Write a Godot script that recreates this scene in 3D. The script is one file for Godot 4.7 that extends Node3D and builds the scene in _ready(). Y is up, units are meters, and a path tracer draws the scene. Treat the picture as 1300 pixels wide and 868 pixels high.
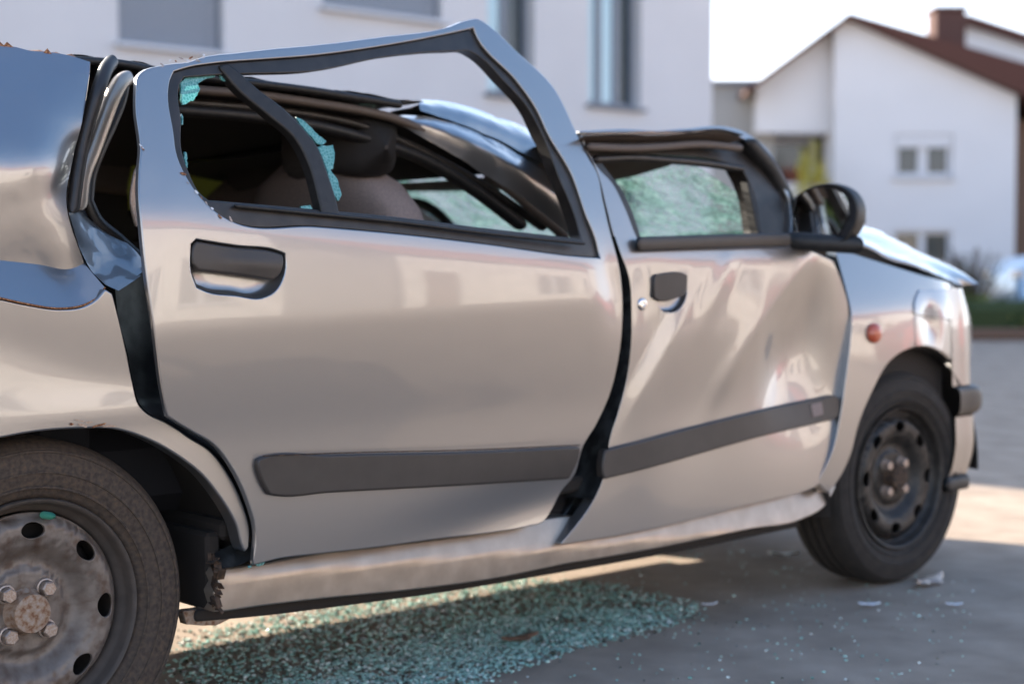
extends Node3D
# A crashed silver hatchback on a street, seen from low behind its rear wheel. Metres; x runs along the car to its front, z towards the viewer.

var rng := RandomNumberGenerator.new()
var M := {}
var wrinkle := FastNoiseLite.new()

class MB:
	var v := PackedVector3Array()
	var n := PackedVector3Array()
	func t(a: Vector3, b: Vector3, c: Vector3, na: Vector3, nb: Vector3, nc: Vector3) -> void:
		var g := (b - a).cross(c - a)
		if g.length_squared() < 1e-16: return
		if g.dot(na + nb + nc) > 0.0:
			v.append(a); v.append(c); v.append(b); n.append(na); n.append(nc); n.append(nb)
		else:
			v.append(a); v.append(b); v.append(c); n.append(na); n.append(nb); n.append(nc)
	func flat(a: Vector3, b: Vector3, c: Vector3) -> void:
		var g := (c - a).cross(b - a).normalized()
		v.append(a); v.append(b); v.append(c); n.append(g); n.append(g); n.append(g)
	func q(a: Vector3, b: Vector3, c: Vector3, d: Vector3, na: Vector3, nb: Vector3, nc: Vector3, nd: Vector3) -> void:
		t(a, b, c, na, nb, nc); t(a, c, d, na, nc, nd)
	func face(a: Vector3, b: Vector3, c: Vector3, d: Vector3, towards: Vector3) -> void:
		t(a, b, c, towards, towards, towards); t(a, c, d, towards, towards, towards)
	func box(lo: Vector3, hi: Vector3, b := 0.0, at := Transform3D()) -> void:   # a box with chamfered edges
		var c := (lo + hi) / 2.0
		var h := (hi - lo) / 2.0
		b = minf(b, 0.45 * minf(h.x, minf(h.y, h.z)))
		for ax in 3:
			for s in [-1.0, 1.0]:
				var o := Vector3.ZERO; o[ax] = s
				var u := Vector3.ZERO; u[(ax + 1) % 3] = 1.0
				var w := Vector3.ZERO; w[(ax + 2) % 3] = 1.0
				var m: Vector3 = c + o * h[ax]
				var hu: Vector3 = u * (h[(ax + 1) % 3] - b)
				var hw: Vector3 = w * (h[(ax + 2) % 3] - b)
				face(at * (m - hu - hw), at * (m + hu - hw), at * (m + hu + hw), at * (m - hu + hw), at.basis * o)
				if b > 0.0:
					for s2 in [-1.0, 1.0]:
						var u2: Vector3 = u * s2
						var p: Vector3 = m + u2 * (h[(ax + 1) % 3] - b)
						var e: Vector3 = c + o * (h[ax] - b) + u2 * h[(ax + 1) % 3]
						face(at * (p - hw), at * (p + hw), at * (e + hw), at * (e - hw), at.basis * (o + u2).normalized())
		if b > 0.0:
			for sx in [-1.0, 1.0]:
				for sy in [-1.0, 1.0]:
					for sz in [-1.0, 1.0]:
						var s3 := Vector3(sx, sy, sz)
						var k: Vector3 = c + s3 * (h - Vector3.ONE * b)
						var nn: Vector3 = (at.basis * s3).normalized()
						t(at * (k + Vector3(sx * b, 0, 0)), at * (k + Vector3(0, sy * b, 0)), at * (k + Vector3(0, 0, sz * b)), nn, nn, nn)
	func mesh(mat: Material) -> ArrayMesh:
		var a := []
		a.resize(Mesh.ARRAY_MAX)
		a[Mesh.ARRAY_VERTEX] = v; a[Mesh.ARRAY_NORMAL] = n
		var m := ArrayMesh.new()
		m.add_surface_from_arrays(Mesh.PRIMITIVE_TRIANGLES, a)
		m.surface_set_material(0, mat)
		return m

# ---------- names, parents, labels
var used := {}
func numbered(called: String) -> String:
	var k: int = used.get(called, 0)
	used[called] = k + 1
	return called if k == 0 else "%s_%03d" % [called, k]

func thing(called: String, label: String, category: String, at := Vector3.ZERO, group := "") -> Node3D:
	var o := Node3D.new()
	o.name = numbered(called)
	add_child(o)
	o.position = at
	return tag(o, label, category, group)

func tag(o: Node3D, label: String, category: String, group := "") -> Node3D:
	o.set_meta("label", label); o.set_meta("category", category)
	if group: o.set_meta("group", group)
	return o

# commits a mesh whose vertices are in world metres (or in the parent's own axes with own = true)
func put(mb: MB, called: String, mat: Material, parent: Node3D = null, own := false) -> MeshInstance3D:
	return put_mesh(mb.mesh(mat), called, parent, own)

func put_mesh(m: Mesh, called: String, parent: Node3D = null, own := false) -> MeshInstance3D:
	var o := MeshInstance3D.new()
	o.mesh = m
	if parent == null:
		o.name = numbered(called); add_child(o)
	else:
		o.name = called; parent.add_child(o, true)
		if not own and parent.get_parent() == self and not parent is MeshInstance3D: o.position = -parent.position
	return o

func structure(o: Node3D) -> Node3D:
	o.set_meta("kind", "structure"); return o

func stuff(o: Node3D) -> Node3D:
	o.set_meta("kind", "stuff"); return o

# ---------- curves
func pts(a: Array) -> PackedVector2Array:
	var r := PackedVector2Array()
	for i in range(0, a.size(), 2): r.append(Vector2(a[i], a[i + 1]))
	return r

func p3(a: Array) -> PackedVector3Array:
	var r := PackedVector3Array()
	for i in range(0, a.size(), 3): r.append(Vector3(a[i], a[i + 1], a[i + 2]))
	return r

func curve3(p: PackedVector3Array, step: float, closed := false, corner := 0.62) -> PackedVector3Array:
	var n := p.size()
	var r := PackedVector3Array()
	var dirs := []
	for i in n:
		var a := p[(i - 1 + n) % n] if closed or i > 0 else p[i]
		var c := p[(i + 1) % n] if closed or i < n - 1 else p[i]
		var e1 := (p[i] - a); var e2 := (c - p[i])
		var l1 := e1.length(); var l2 := e2.length()
		if l1 < 1e-6: e1 = e2; l1 = l2
		if l2 < 1e-6: e2 = e1; l2 = l1
		e1 = e1.normalized(); e2 = e2.normalized()
		if e1.dot(e2) < cos(corner): dirs.append([e1, e2])
		else:
			var d := (e1 * l2 + e2 * l1).normalized()
			dirs.append([d, d])
	for i in (n if closed else n - 1):
		var a := p[i]; var b := p[(i + 1) % n]
		var l := a.distance_to(b)
		var k := maxi(1, int(ceil(l / step)))
		var ma: Vector3 = dirs[i][1] * l
		var mb: Vector3 = dirs[(i + 1) % n][0] * l
		for j in k:
			var t := float(j) / k
			var t2 := t * t; var t3 := t2 * t
			r.append(a * (2 * t3 - 3 * t2 + 1) + ma * (t3 - 2 * t2 + t) + b * (3 * t2 - 2 * t3) + mb * (t3 - t2))
	if not closed: r.append(p[n - 1])
	return r

func curve2(p: PackedVector2Array, step := 0.012, closed := true) -> PackedVector2Array:
	var q := PackedVector3Array()
	for v in p: q.append(Vector3(v.x, v.y, 0))
	var r := PackedVector2Array()
	for v in curve3(q, step, closed): r.append(Vector2(v.x, v.y))
	return r

func ragged(p: PackedVector2Array, amount: float) -> PackedVector2Array:
	var r := PackedVector2Array()
	for v in p: r.append(v + Vector2(rng.randf_range(-amount, amount), rng.randf_range(-amount, amount)))
	return r

func ellipse(c: Vector2, rx: float, ry: float, turn := 0.0, k := 24) -> PackedVector2Array:
	var r := PackedVector2Array()
	for i in k: r.append(c + Vector2(rx * cos(TAU * i / k), ry * sin(TAU * i / k)).rotated(turn))
	return r

func at_length(p: PackedVector3Array, k: int) -> PackedVector3Array:   # k points evenly along a line
	var total := 0.0
	for i in p.size() - 1: total += p[i].distance_to(p[i + 1])
	var r := PackedVector3Array()
	var i := 0; var run := 0.0
	for j in k:
		var want := total * j / (k - 1)
		while i < p.size() - 2 and run + p[i].distance_to(p[i + 1]) < want:
			run += p[i].distance_to(p[i + 1]); i += 1
		var l := p[i].distance_to(p[i + 1])
		r.append(p[i].lerp(p[i + 1], clampf((want - run) / maxf(l, 1e-9), 0, 1)))
	return r

# ---------- sheet metal: z as a sum of shapes over the side view of the car
func zf(t: Array, x: float, y: float) -> float:
	var z := 0.0
	for e in t:
		var v := 0.0
		var k := 7
		match e[0]:
			"c":
				z += e[1]; continue
			"lin":
				v = (x - e[1]) * e[3] + (y - e[2]) * e[4]; k = 5
			"quad":
				v = e[3] * (x - e[1]) ** 2 + e[4] * (y - e[2]) ** 2; k = 5
			"fold":
				var d: float = ((x - e[1]) * e[3] + (y - e[2]) * e[4]) / sqrt(e[3] * e[3] + e[4] * e[4])
				v = e[6] * (sqrt(d * d + e[5] * e[5]) + d) / 2.0
			"step":
				var d: float = ((x - e[1]) * e[3] + (y - e[2]) * e[4]) / sqrt(e[3] * e[3] + e[4] * e[4])
				v = e[6] * smoothstep(-e[5], e[5], d)
			"bump":
				var dx: float = x - e[1]; var dy: float = y - e[2]
				var c := cos(e[5]); var s := sin(e[5])
				v = e[6] * exp(-((dx * c + dy * s) / e[3]) ** 2 - ((dy * c - dx * s) / e[4]) ** 2)
			"rad":
				var r := sqrt(x * x + y * y)
				var a: Array = e[1]
				k = 2
				v = a[1]
				for i in range(0, a.size() - 2, 2):
					if r >= a[i + 2]: v = a[i + 3]
					elif r >= a[i]: v = lerpf(a[i + 1], a[i + 3], smoothstep(0.0, 1.0, (r - a[i]) / (a[i + 2] - a[i])))
		if e.size() > k:
			v *= exp(-((x - e[k]) / e[k + 2]) ** 2 - ((y - e[k + 1]) / e[k + 3]) ** 2)
		z += v
	return z

func zn(t: Array, x: float, y: float) -> Vector3:
	var e := 0.002
	return Vector3(zf(t, x - e, y) - zf(t, x + e, y), zf(t, x, y - e) - zf(t, x, y + e), 2.0 * e).normalized()

func on(t: Array, p: Vector2, dz := 0.0) -> Vector3:
	return Vector3(p.x, p.y, zf(t, p.x, p.y) + dz)

# A sheet over an outline (with holes), following zf, its edges rolled over with radius r and turned in by depth
func panel(mb: MB, outer: PackedVector2Array, holes: Array, t: Array, dz := 0.0, step := 0.012, r := 0.003, depth := 0.012) -> void:
	if Geometry2D.is_polygon_clockwise(outer): outer.reverse()
	if depth > 0.0:   # the rolled edge ends on the outline
		outer = inset(outer, -r)
		var wider := []
		for h in holes:
			if Geometry2D.is_polygon_clockwise(h): h.reverse()
			wider.append(inset(h, r))
		holes = wider
	var lo := outer[0]; var hi := outer[0]
	for p in outer:
		lo = lo.min(p); hi = hi.max(p)
	lo -= Vector2(step, step) * 0.37
	var nx := int((hi.x - lo.x) / step) + 2
	var ny := int((hi.y - lo.y) / step) + 2
	var cut := {}
	for loop in [outer] + holes:
		for i in loop.size():
			var a: Vector2 = loop[i]; var b: Vector2 = loop[(i + 1) % loop.size()]
			var k := int(a.distance_to(b) / step * 4.0) + 1
			for j in k + 1:
				var p := (a.lerp(b, float(j) / k) - lo) / step
				for ox in [-0.02, 0.02]:
					for oy in [-0.02, 0.02]: cut[int(p.x + ox) * 10000 + int(p.y + oy)] = true
	var vs := {}
	var ns := {}
	for i in nx:
		for j in ny:
			var c := lo + Vector2(i, j) * step
			var cell := PackedVector2Array([c, c + Vector2(step, 0), c + Vector2(step, step), c + Vector2(0, step)])
			if cut.has(i * 10000 + j):
				var pieces := Geometry2D.intersect_polygons(cell, outer)
				for h in holes:
					var next: Array[PackedVector2Array] = []
					for pc in pieces:
						next.append_array(Geometry2D.clip_polygons(pc, h))
					pieces = next
				for pc in pieces:
					var ix := Geometry2D.triangulate_polygon(pc)
					for m in range(0, ix.size(), 3):
						var a := pc[ix[m]]; var b := pc[ix[m + 1]]; var d := pc[ix[m + 2]]
						mb.t(on(t, a, dz), on(t, b, dz), on(t, d, dz), zn(t, a.x, a.y), zn(t, b.x, b.y), zn(t, d.x, d.y))
			else:
				var mid := c + Vector2(step, step) * 0.5
				if not Geometry2D.is_point_in_polygon(mid, outer): continue
				var out := false
				for h in holes: out = out or Geometry2D.is_point_in_polygon(mid, h)
				if out: continue
				var vv := []; var nn := []
				for m in 4:
					var key := (i + int(m == 1 or m == 2)) * 10000 + j + int(m > 1)
					if not vs.has(key):
						vs[key] = on(t, cell[m], dz); ns[key] = zn(t, cell[m].x, cell[m].y)
					vv.append(vs[key]); nn.append(ns[key])
				mb.q(vv[0], vv[1], vv[2], vv[3], nn[0], nn[1], nn[2], nn[3])
	if depth > 0.0:
		hem(mb, outer, 1.0, t, dz, r, depth)
		for h in holes: hem(mb, h, -1.0, t, dz, r, depth)

func inset(p: PackedVector2Array, by: float) -> PackedVector2Array:
	var q := PackedVector2Array()
	var most := 0.0
	for piece in Geometry2D.offset_polygon(p, by, Geometry2D.JOIN_MITER):
		var area := 0.0
		for i in piece.size(): area += piece[i].cross(piece[(i + 1) % piece.size()])
		if absf(area) > most:
			most = absf(area); q = piece
	var o := PackedVector2Array()
	for v in q:
		if o.is_empty() or (o[o.size() - 1].distance_to(v) > 0.0022 and (o.size() < 3 or o[0].distance_to(v) > 0.0022)): o.append(v)
	return o

func hem(mb: MB, loop: PackedVector2Array, side: float, t: Array, dz: float, r: float, depth: float) -> void:
	if Geometry2D.is_polygon_clockwise(loop): loop.reverse()
	var n := loop.size()
	var ring := []
	for i in n:
		var a := loop[(i - 1 + n) % n]; var p := loop[i]; var b := loop[(i + 1) % n]
		var a2 := loop[(i - 2 + n) % n]; var b2 := loop[(i + 2) % n]
		var d := ((p - a).normalized() + (b - p).normalized())
		if d.length() > 1.8: d += 0.6 * ((p - a2).normalized() + (b2 - p).normalized())
		if d.length() < 0.05: d = b - p
		d = d.normalized()
		var o := Vector2(d.y, -d.x) * side
		var nn := zn(t, p.x, p.y)
		var z := zf(t, p.x, p.y) + dz
		var row := []
		for k in 4:
			var w := PI / 6.0 * k
			row.append([Vector3(p.x + o.x * r * sin(w), p.y + o.y * r * sin(w), z - r * (1.0 - cos(w))), (nn * cos(w) + Vector3(o.x, o.y, 0) * sin(w)).normalized()])
		row.append([Vector3(p.x + o.x * r, p.y + o.y * r, z - r - depth), Vector3(o.x, o.y, 0)])
		ring.append(row)
	for i in n:
		var a: Array = ring[i]; var b: Array = ring[(i + 1) % n]
		for k in 4:
			mb.q(a[k][0], b[k][0], b[k + 1][0], a[k + 1][0], a[k][1], b[k][1], b[k + 1][1], a[k + 1][1])

# A skin through rows of points, smooth across them; wr = height of wrinkles
func loft(mb: MB, rows: Array, nu: int, nv: int, towards: Vector3, wr := 0.0, straight := false) -> void:
	var g := []
	for row in rows: g.append(at_length(curve3(row, 0.01), nu))
	var full := []
	for i in g.size() - 1:
		for j in (nv if i < g.size() - 2 else nv + 1):
			var t := float(j) / nv
			var line := PackedVector3Array()
			for u in nu:
				var a: Vector3 = g[i][u]; var b: Vector3 = g[i + 1][u]
				if straight: line.append(a.lerp(b, t))
				else: line.append(a.cubic_interpolate(b, g[maxi(i - 1, 0)][u], g[mini(i + 2, g.size() - 1)][u], t))
			full.append(line)
	if wr > 0.0:
		for line in full:
			for u in nu:
				line[u] += towards.normalized() * wrinkle.get_noise_3dv(line[u] * 100.0) * wr
	sheet(mb, full, towards)

func sheet(mb: MB, g: Array, towards: Vector3) -> void:
	var rows := g.size()
	var nu: int = g[0].size()
	var nn := []
	var way := 0.0
	for i in rows:
		var line := PackedVector3Array()
		for u in nu:
			var du: Vector3 = g[i][mini(u + 1, nu - 1)] - g[i][maxi(u - 1, 0)]
			var dv: Vector3 = g[mini(i + 1, rows - 1)][u] - g[maxi(i - 1, 0)][u]
			var c := du.cross(dv).normalized()
			line.append(c); way += c.dot(towards)
		nn.append(line)
	var s := signf(way)
	for i in rows - 1:
		for u in nu - 1:
			mb.q(g[i][u], g[i][u + 1], g[i + 1][u + 1], g[i + 1][u], nn[i][u] * s, nn[i][u + 1] * s, nn[i + 1][u + 1] * s, nn[i + 1][u] * s)

# A bar along a line: a superellipse rx (across) by ry (along up) in section, e = 2 round, larger squarer; taper scales it along its length
func bar(mb: MB, line: PackedVector3Array, rx: float, ry: float, up := Vector3.UP, e := 2.0, sides := 12, taper := Vector2.ONE, close := true) -> void:
	var n := line.size()
	var rings := []
	if close and n > 1:
		var more := PackedVector3Array(); var size := []
		var d0 := (line[0] - line[1]).normalized() * minf(rx, ry); var d1 := (line[n - 1] - line[n - 2]).normalized() * minf(rx, ry)
		for k in 3: more.append(line[0] + d0 * [1.0, 0.87, 0.5][k])
		more.append_array(line)
		for k in 3: more.append(line[n - 1] + d1 * [0.5, 0.87, 1.0][k])
		line = more; n = line.size()
	for i in n:
		var d := (line[mini(i + 1, n - 1)] - line[maxi(i - 1, 0)]).normalized()
		var a := d.cross(up).normalized()
		var b := a.cross(d).normalized()
		var s := lerpf(taper.x, taper.y, float(i) / (n - 1))
		if close: s *= [0.06, 0.5, 0.87, 1.0][mini(3, mini(i, n - 1 - i))]
		var row := []
		for k in sides:
			var w := TAU * k / sides
			var c := cos(w); var q := sin(w)
			var x := signf(c) * absf(c) ** (2.0 / e); var y := signf(q) * absf(q) ** (2.0 / e)
			var nx := signf(c) * absf(c) ** (2.0 - 2.0 / e); var ny := signf(q) * absf(q) ** (2.0 - 2.0 / e)
			row.append([line[i] + (a * x * rx + b * y * ry) * s, (a * nx / rx + b * ny / ry).normalized()])
		rings.append(row)
	for i in n - 1:
		for k in sides:
			var k2 := (k + 1) % sides
			mb.q(rings[i][k][0], rings[i][k2][0], rings[i + 1][k2][0], rings[i + 1][k][0], rings[i][k][1], rings[i][k2][1], rings[i + 1][k2][1], rings[i + 1][k][1])
	if close:
		for m in [0, n - 1]:
			var d := (line[0] - line[1]).normalized() if m == 0 else (line[n - 1] - line[n - 2]).normalized()
			for k in sides: mb.t(line[m], rings[m][k][0], rings[m][(k + 1) % sides][0], d, d, d)

# A body of revolution about z; profile of (radius, z)
func lathe(mb: MB, prof: PackedVector2Array, segs := 64, from := 0.0, to := TAU, at := Vector3.ZERO) -> void:
	var nn := []
	var n := prof.size()
	for i in n:
		var d1 := (prof[i] - prof[maxi(i - 1, 0)]); var d2 := (prof[mini(i + 1, n - 1)] - prof[i])
		nn.append([Vector2(d1.y, -d1.x).normalized(), Vector2(d2.y, -d2.x).normalized()])
	for i in n - 1:
		var sm := func(k: int, which: int) -> Vector2:
			var a: Vector2 = nn[k][0]; var b: Vector2 = nn[k][1]
			if k == 0: return b
			if k == n - 1: return a
			return (a + b).normalized() if a.dot(b) > 0.6 else (b if which == 0 else a)
		var na: Vector2 = sm.call(i, 0); var nb: Vector2 = sm.call(i + 1, 1)
		for s in segs:
			var w0 := lerpf(from, to, float(s) / segs); var w1 := lerpf(from, to, float(s + 1) / segs)
			var c0 := Vector2(cos(w0), sin(w0)); var c1 := Vector2(cos(w1), sin(w1))
			var f := func(c: Vector2, q: Vector2) -> Vector3: return Vector3(c.x * q.x, c.y * q.x, q.y)
			mb.q(at + f.call(c0, prof[i]), at + f.call(c1, prof[i]), at + f.call(c1, prof[i + 1]), at + f.call(c0, prof[i + 1]), f.call(c0, na), f.call(c1, na), f.call(c1, nb), f.call(c0, nb))

# ---------- materials
func noise_tex(seed_: int, freq: float, colors: Array, stops: Array, size := 512, kind := FastNoiseLite.TYPE_SIMPLEX_SMOOTH, octaves := 4, as_normal := false, bump := 4.0) -> NoiseTexture2D:
	var f := FastNoiseLite.new()
	f.seed = seed_; f.noise_type = kind; f.frequency = freq; f.fractal_octaves = octaves
	if kind == FastNoiseLite.TYPE_CELLULAR:
		f.cellular_return_type = FastNoiseLite.RETURN_DISTANCE2_SUB
		f.fractal_type = FastNoiseLite.FRACTAL_NONE
	var t := NoiseTexture2D.new()
	t.width = size; t.height = size; t.seamless = true; t.noise = f
	if as_normal:
		t.as_normal_map = true; t.bump_strength = bump
	else:
		var g := Gradient.new()
		g.offsets = PackedFloat32Array(stops); g.colors = PackedColorArray(colors)
		t.color_ramp = g
	return t

func gray(v: float) -> Color: return Color(v, v, v)
func lin(r: float, g: float, b: float) -> Color: return Color(r, g, b).linear_to_srgb()

func mat(called: String, col: Color, rough := 0.6, metal := 0.0, tex: Texture2D = null, scale := 1.0, rtex: Texture2D = null, bump: Texture2D = null, bump_cm := 0.1) -> StandardMaterial3D:
	var m := StandardMaterial3D.new()
	m.resource_name = called
	m.albedo_color = col; m.roughness = rough; m.metallic = metal
	if tex or rtex or bump:
		m.uv1_triplanar = true; m.uv1_scale = Vector3.ONE * scale
		m.uv1_world_triplanar = true
	if tex: m.albedo_texture = tex
	if rtex:
		m.roughness_texture = rtex; m.roughness_texture_channel = BaseMaterial3D.TEXTURE_CHANNEL_RED
	if bump:
		m.heightmap_enabled = true; m.heightmap_texture = bump; m.heightmap_scale = bump_cm
	M[called] = m
	return m

# ---------- the car's outer skin, as z over (x, y)
const ZF_rear_door := [["c", 0.045], ["lin", 0.75, 0.6, -0.018, 0.0], ["quad", 0.75, 0.6, -0.03, -0.06], ["fold", 0.6, 0.765, 0.03, -1.0, 0.016, -0.12], ["fold", 0.6, 0.56, 0.0, -1.0, 0.05, 0.11], ["fold", 0.45, 0.925, 0.075, 1.0, 0.03, -0.26], ["fold", 0.2, 0.9, -1.0, 0.25, 0.03, -0.1], ["bump", 1.30, 0.82, 0.05, 0.09, 0.3, -0.010], ["bump", 1.08, 0.36, 0.3, 0.06, 0.1, -0.012]]
const ZF_quarter := [["c", 0.0], ["fold", 0.1, 0.665, 0.36, 0.93, 0.02, 0.12, -0.1, 0.75, 0.5, 0.2], ["bump", 0.0, 0.287, 0.36, 0.36, 0.0, 0.014], ["bump", 0.1, 0.62, 0.2, 0.03, 0.0, 0.003]]
const ZF_front_door := [["c", 0.0], ["lin", 1.7, 0.6, -0.01, 0.0], ["quad", 1.7, 0.6, -0.02, -0.05], ["fold", 1.7, 0.87, 0.0, 1.0, 0.02, -0.22], ["fold", 1.7, 0.70, 0.0, -1.0, 0.03, -0.08], ["fold", 1.7, 0.53, 0.0, -1.0, 0.05, 0.12], ["fold", 1.90, 0.785, 0.62, -0.78, 0.004, -0.30, 1.97, 0.75, 0.19, 0.19], ["fold", 1.82, 0.66, 1.0, -0.12, 0.006, -0.10, 1.88, 0.64, 0.09, 0.12], ["fold", 2.05, 0.72, 1.0, 0.0, 0.02, 0.26, 2.08, 0.73, 0.09, 0.16], ["fold", 1.455, 0.64, 0.78, -0.63, 0.003, -0.28, 1.47, 0.65, 0.13, 0.18], ["fold", 1.40, 0.64, 0.78, -0.63, 0.004, 0.28, 1.44, 0.65, 0.13, 0.18], ["bump", 1.72, 0.62, 0.03, 0.10, -0.7, 0.005], ["bump", 1.66, 0.80, 0.03, 0.10, -0.6, 0.004], ["bump", 1.45, 0.7, 0.06, 0.2, 0.1, -0.006]]
const ZF_fender := [["c", -0.009], ["quad", 2.3, 0.6, -0.10, -0.05], ["fold", 2.3, 0.735, -0.05, 1.0, 0.03, -0.34], ["bump", 2.48, 0.287, 0.36, 0.36, 0.0, 0.012], ["fold", 2.66, 0.6, 1.0, 0.0, 0.05, -0.35], ["bump", 2.56, 0.70, 0.04, 0.05, 0.4, -0.012]]
const ZF_sill := [["c", -0.022], ["quad", 1.1, 0.26, 0.0, -0.5], ["fold", 0.542, 0.292, 0.055, 1.0, 0.003, -0.34]]
const ZF_disc := [["rad", [0.0, -0.036, 0.066, -0.036, 0.076, -0.044, 0.084, -0.044, 0.118, -0.02, 0.128, -0.016, 0.145, -0.016, 0.154, -0.022, 0.162, -0.036]]]
const ZF_flat := [["c", 0.0]]

const SUN := Vector3(0.2, -0.46, 1.0)

func _ready() -> void:
	rng.seed = 7
	wrinkle.seed = 3; wrinkle.frequency = 0.12
	camera_sky_sun()
	materials()
	ground()
	white_building()
	far_houses()
	street_behind()
	hedge_and_parked_car()
	wrecked_car()
	debris()

func camera_sky_sun() -> void:
	var cam := Camera3D.new()
	cam.name = "camera"
	add_child(cam)
	cam.position = Vector3(-1.1974, 0.8637, 2.4135)
	cam.basis = Basis(Vector3(0.73664, 0, 0.67629), Vector3(0.03349, 0.99877, -0.03648), Vector3(-0.67546, 0.04953, 0.73574))
	cam.near = 0.05; cam.far = 400.0
	cam.keep_aspect = Camera3D.KEEP_HEIGHT
	var at := CameraAttributesPhysical.new()
	at.frustum_focal_length = 56.77
	at.frustum_focus_distance = 2.62
	at.exposure_aperture = 3.0
	cam.attributes = at
	cam.current = true
	var env := Environment.new()
	env.background_mode = Environment.BG_SKY
	var sky := Sky.new()
	var pm := PanoramaSkyMaterial.new()
	pm.panorama = ImageTexture.create_from_image(sky_image())
	sky.sky_material = pm
	env.sky = sky
	env.background_energy_multiplier = 1.0
	env.tonemap_mode = Environment.TONE_MAPPER_LINEAR
	env.tonemap_exposure = 4.0
	env.sdfgi_enabled = true; env.ssao_enabled = true; env.ssil_enabled = true
	var we := WorldEnvironment.new()
	we.name = "world_environment"; we.environment = env
	add_child(we)
	var sun := DirectionalLight3D.new()
	sun.name = "sun"
	add_child(sun)
	sun.look_at_from_position(Vector3.ZERO, SUN, Vector3.UP)
	sun.light_energy = 1.6
	sun.light_color = Color(1.0, 0.955, 0.89)
	sun.light_angular_distance = 0.5
	sun.shadow_enabled = true

func sky_image() -> Image:   # clear blue, paler towards the horizon and the sun, with thin cloud
	var w := 768; var h := 384
	var im := Image.create(w, h, false, Image.FORMAT_RGBF)
	var n := FastNoiseLite.new()
	n.seed = 12; n.frequency = 1.6; n.fractal_octaves = 5
	var to_sun := -SUN.normalized()
	for j in h:
		var el := PI * (0.5 - (j + 0.5) / h)
		for i in w:
			var az := TAU * (i + 0.5) / w
			# column 0 looks to -z, as Godot lays a panorama
			var d := Vector3(sin(az) * cos(el), sin(el), -cos(az) * cos(el))
			var up := maxf(d.y, 0.0)
			var c := Color(0.045, 0.10, 0.225).lerp(Color(0.19, 0.36, 0.60), pow(1.0 - up, 1.6)).lerp(Color(1.16, 1.12, 1.07), pow(1.0 - up, 6.0))
			var glow := pow(maxf(d.dot(to_sun), 0.0), 4.0)
			c = c.lerp(Color(1.35, 1.32, 1.25), 0.55 * glow)
			var p := Vector3(d.x, d.y * 1.6, d.z) / (0.35 + up)
			var cl := smoothstep(0.12, 0.6, n.get_noise_3d(p.x, p.y, p.z)) * smoothstep(0.02, 0.2, up) * 0.22
			c = c.lerp(Color(1.0, 1.0, 1.02), cl)
			im.set_pixel(i, j, c)
	return im

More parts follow.
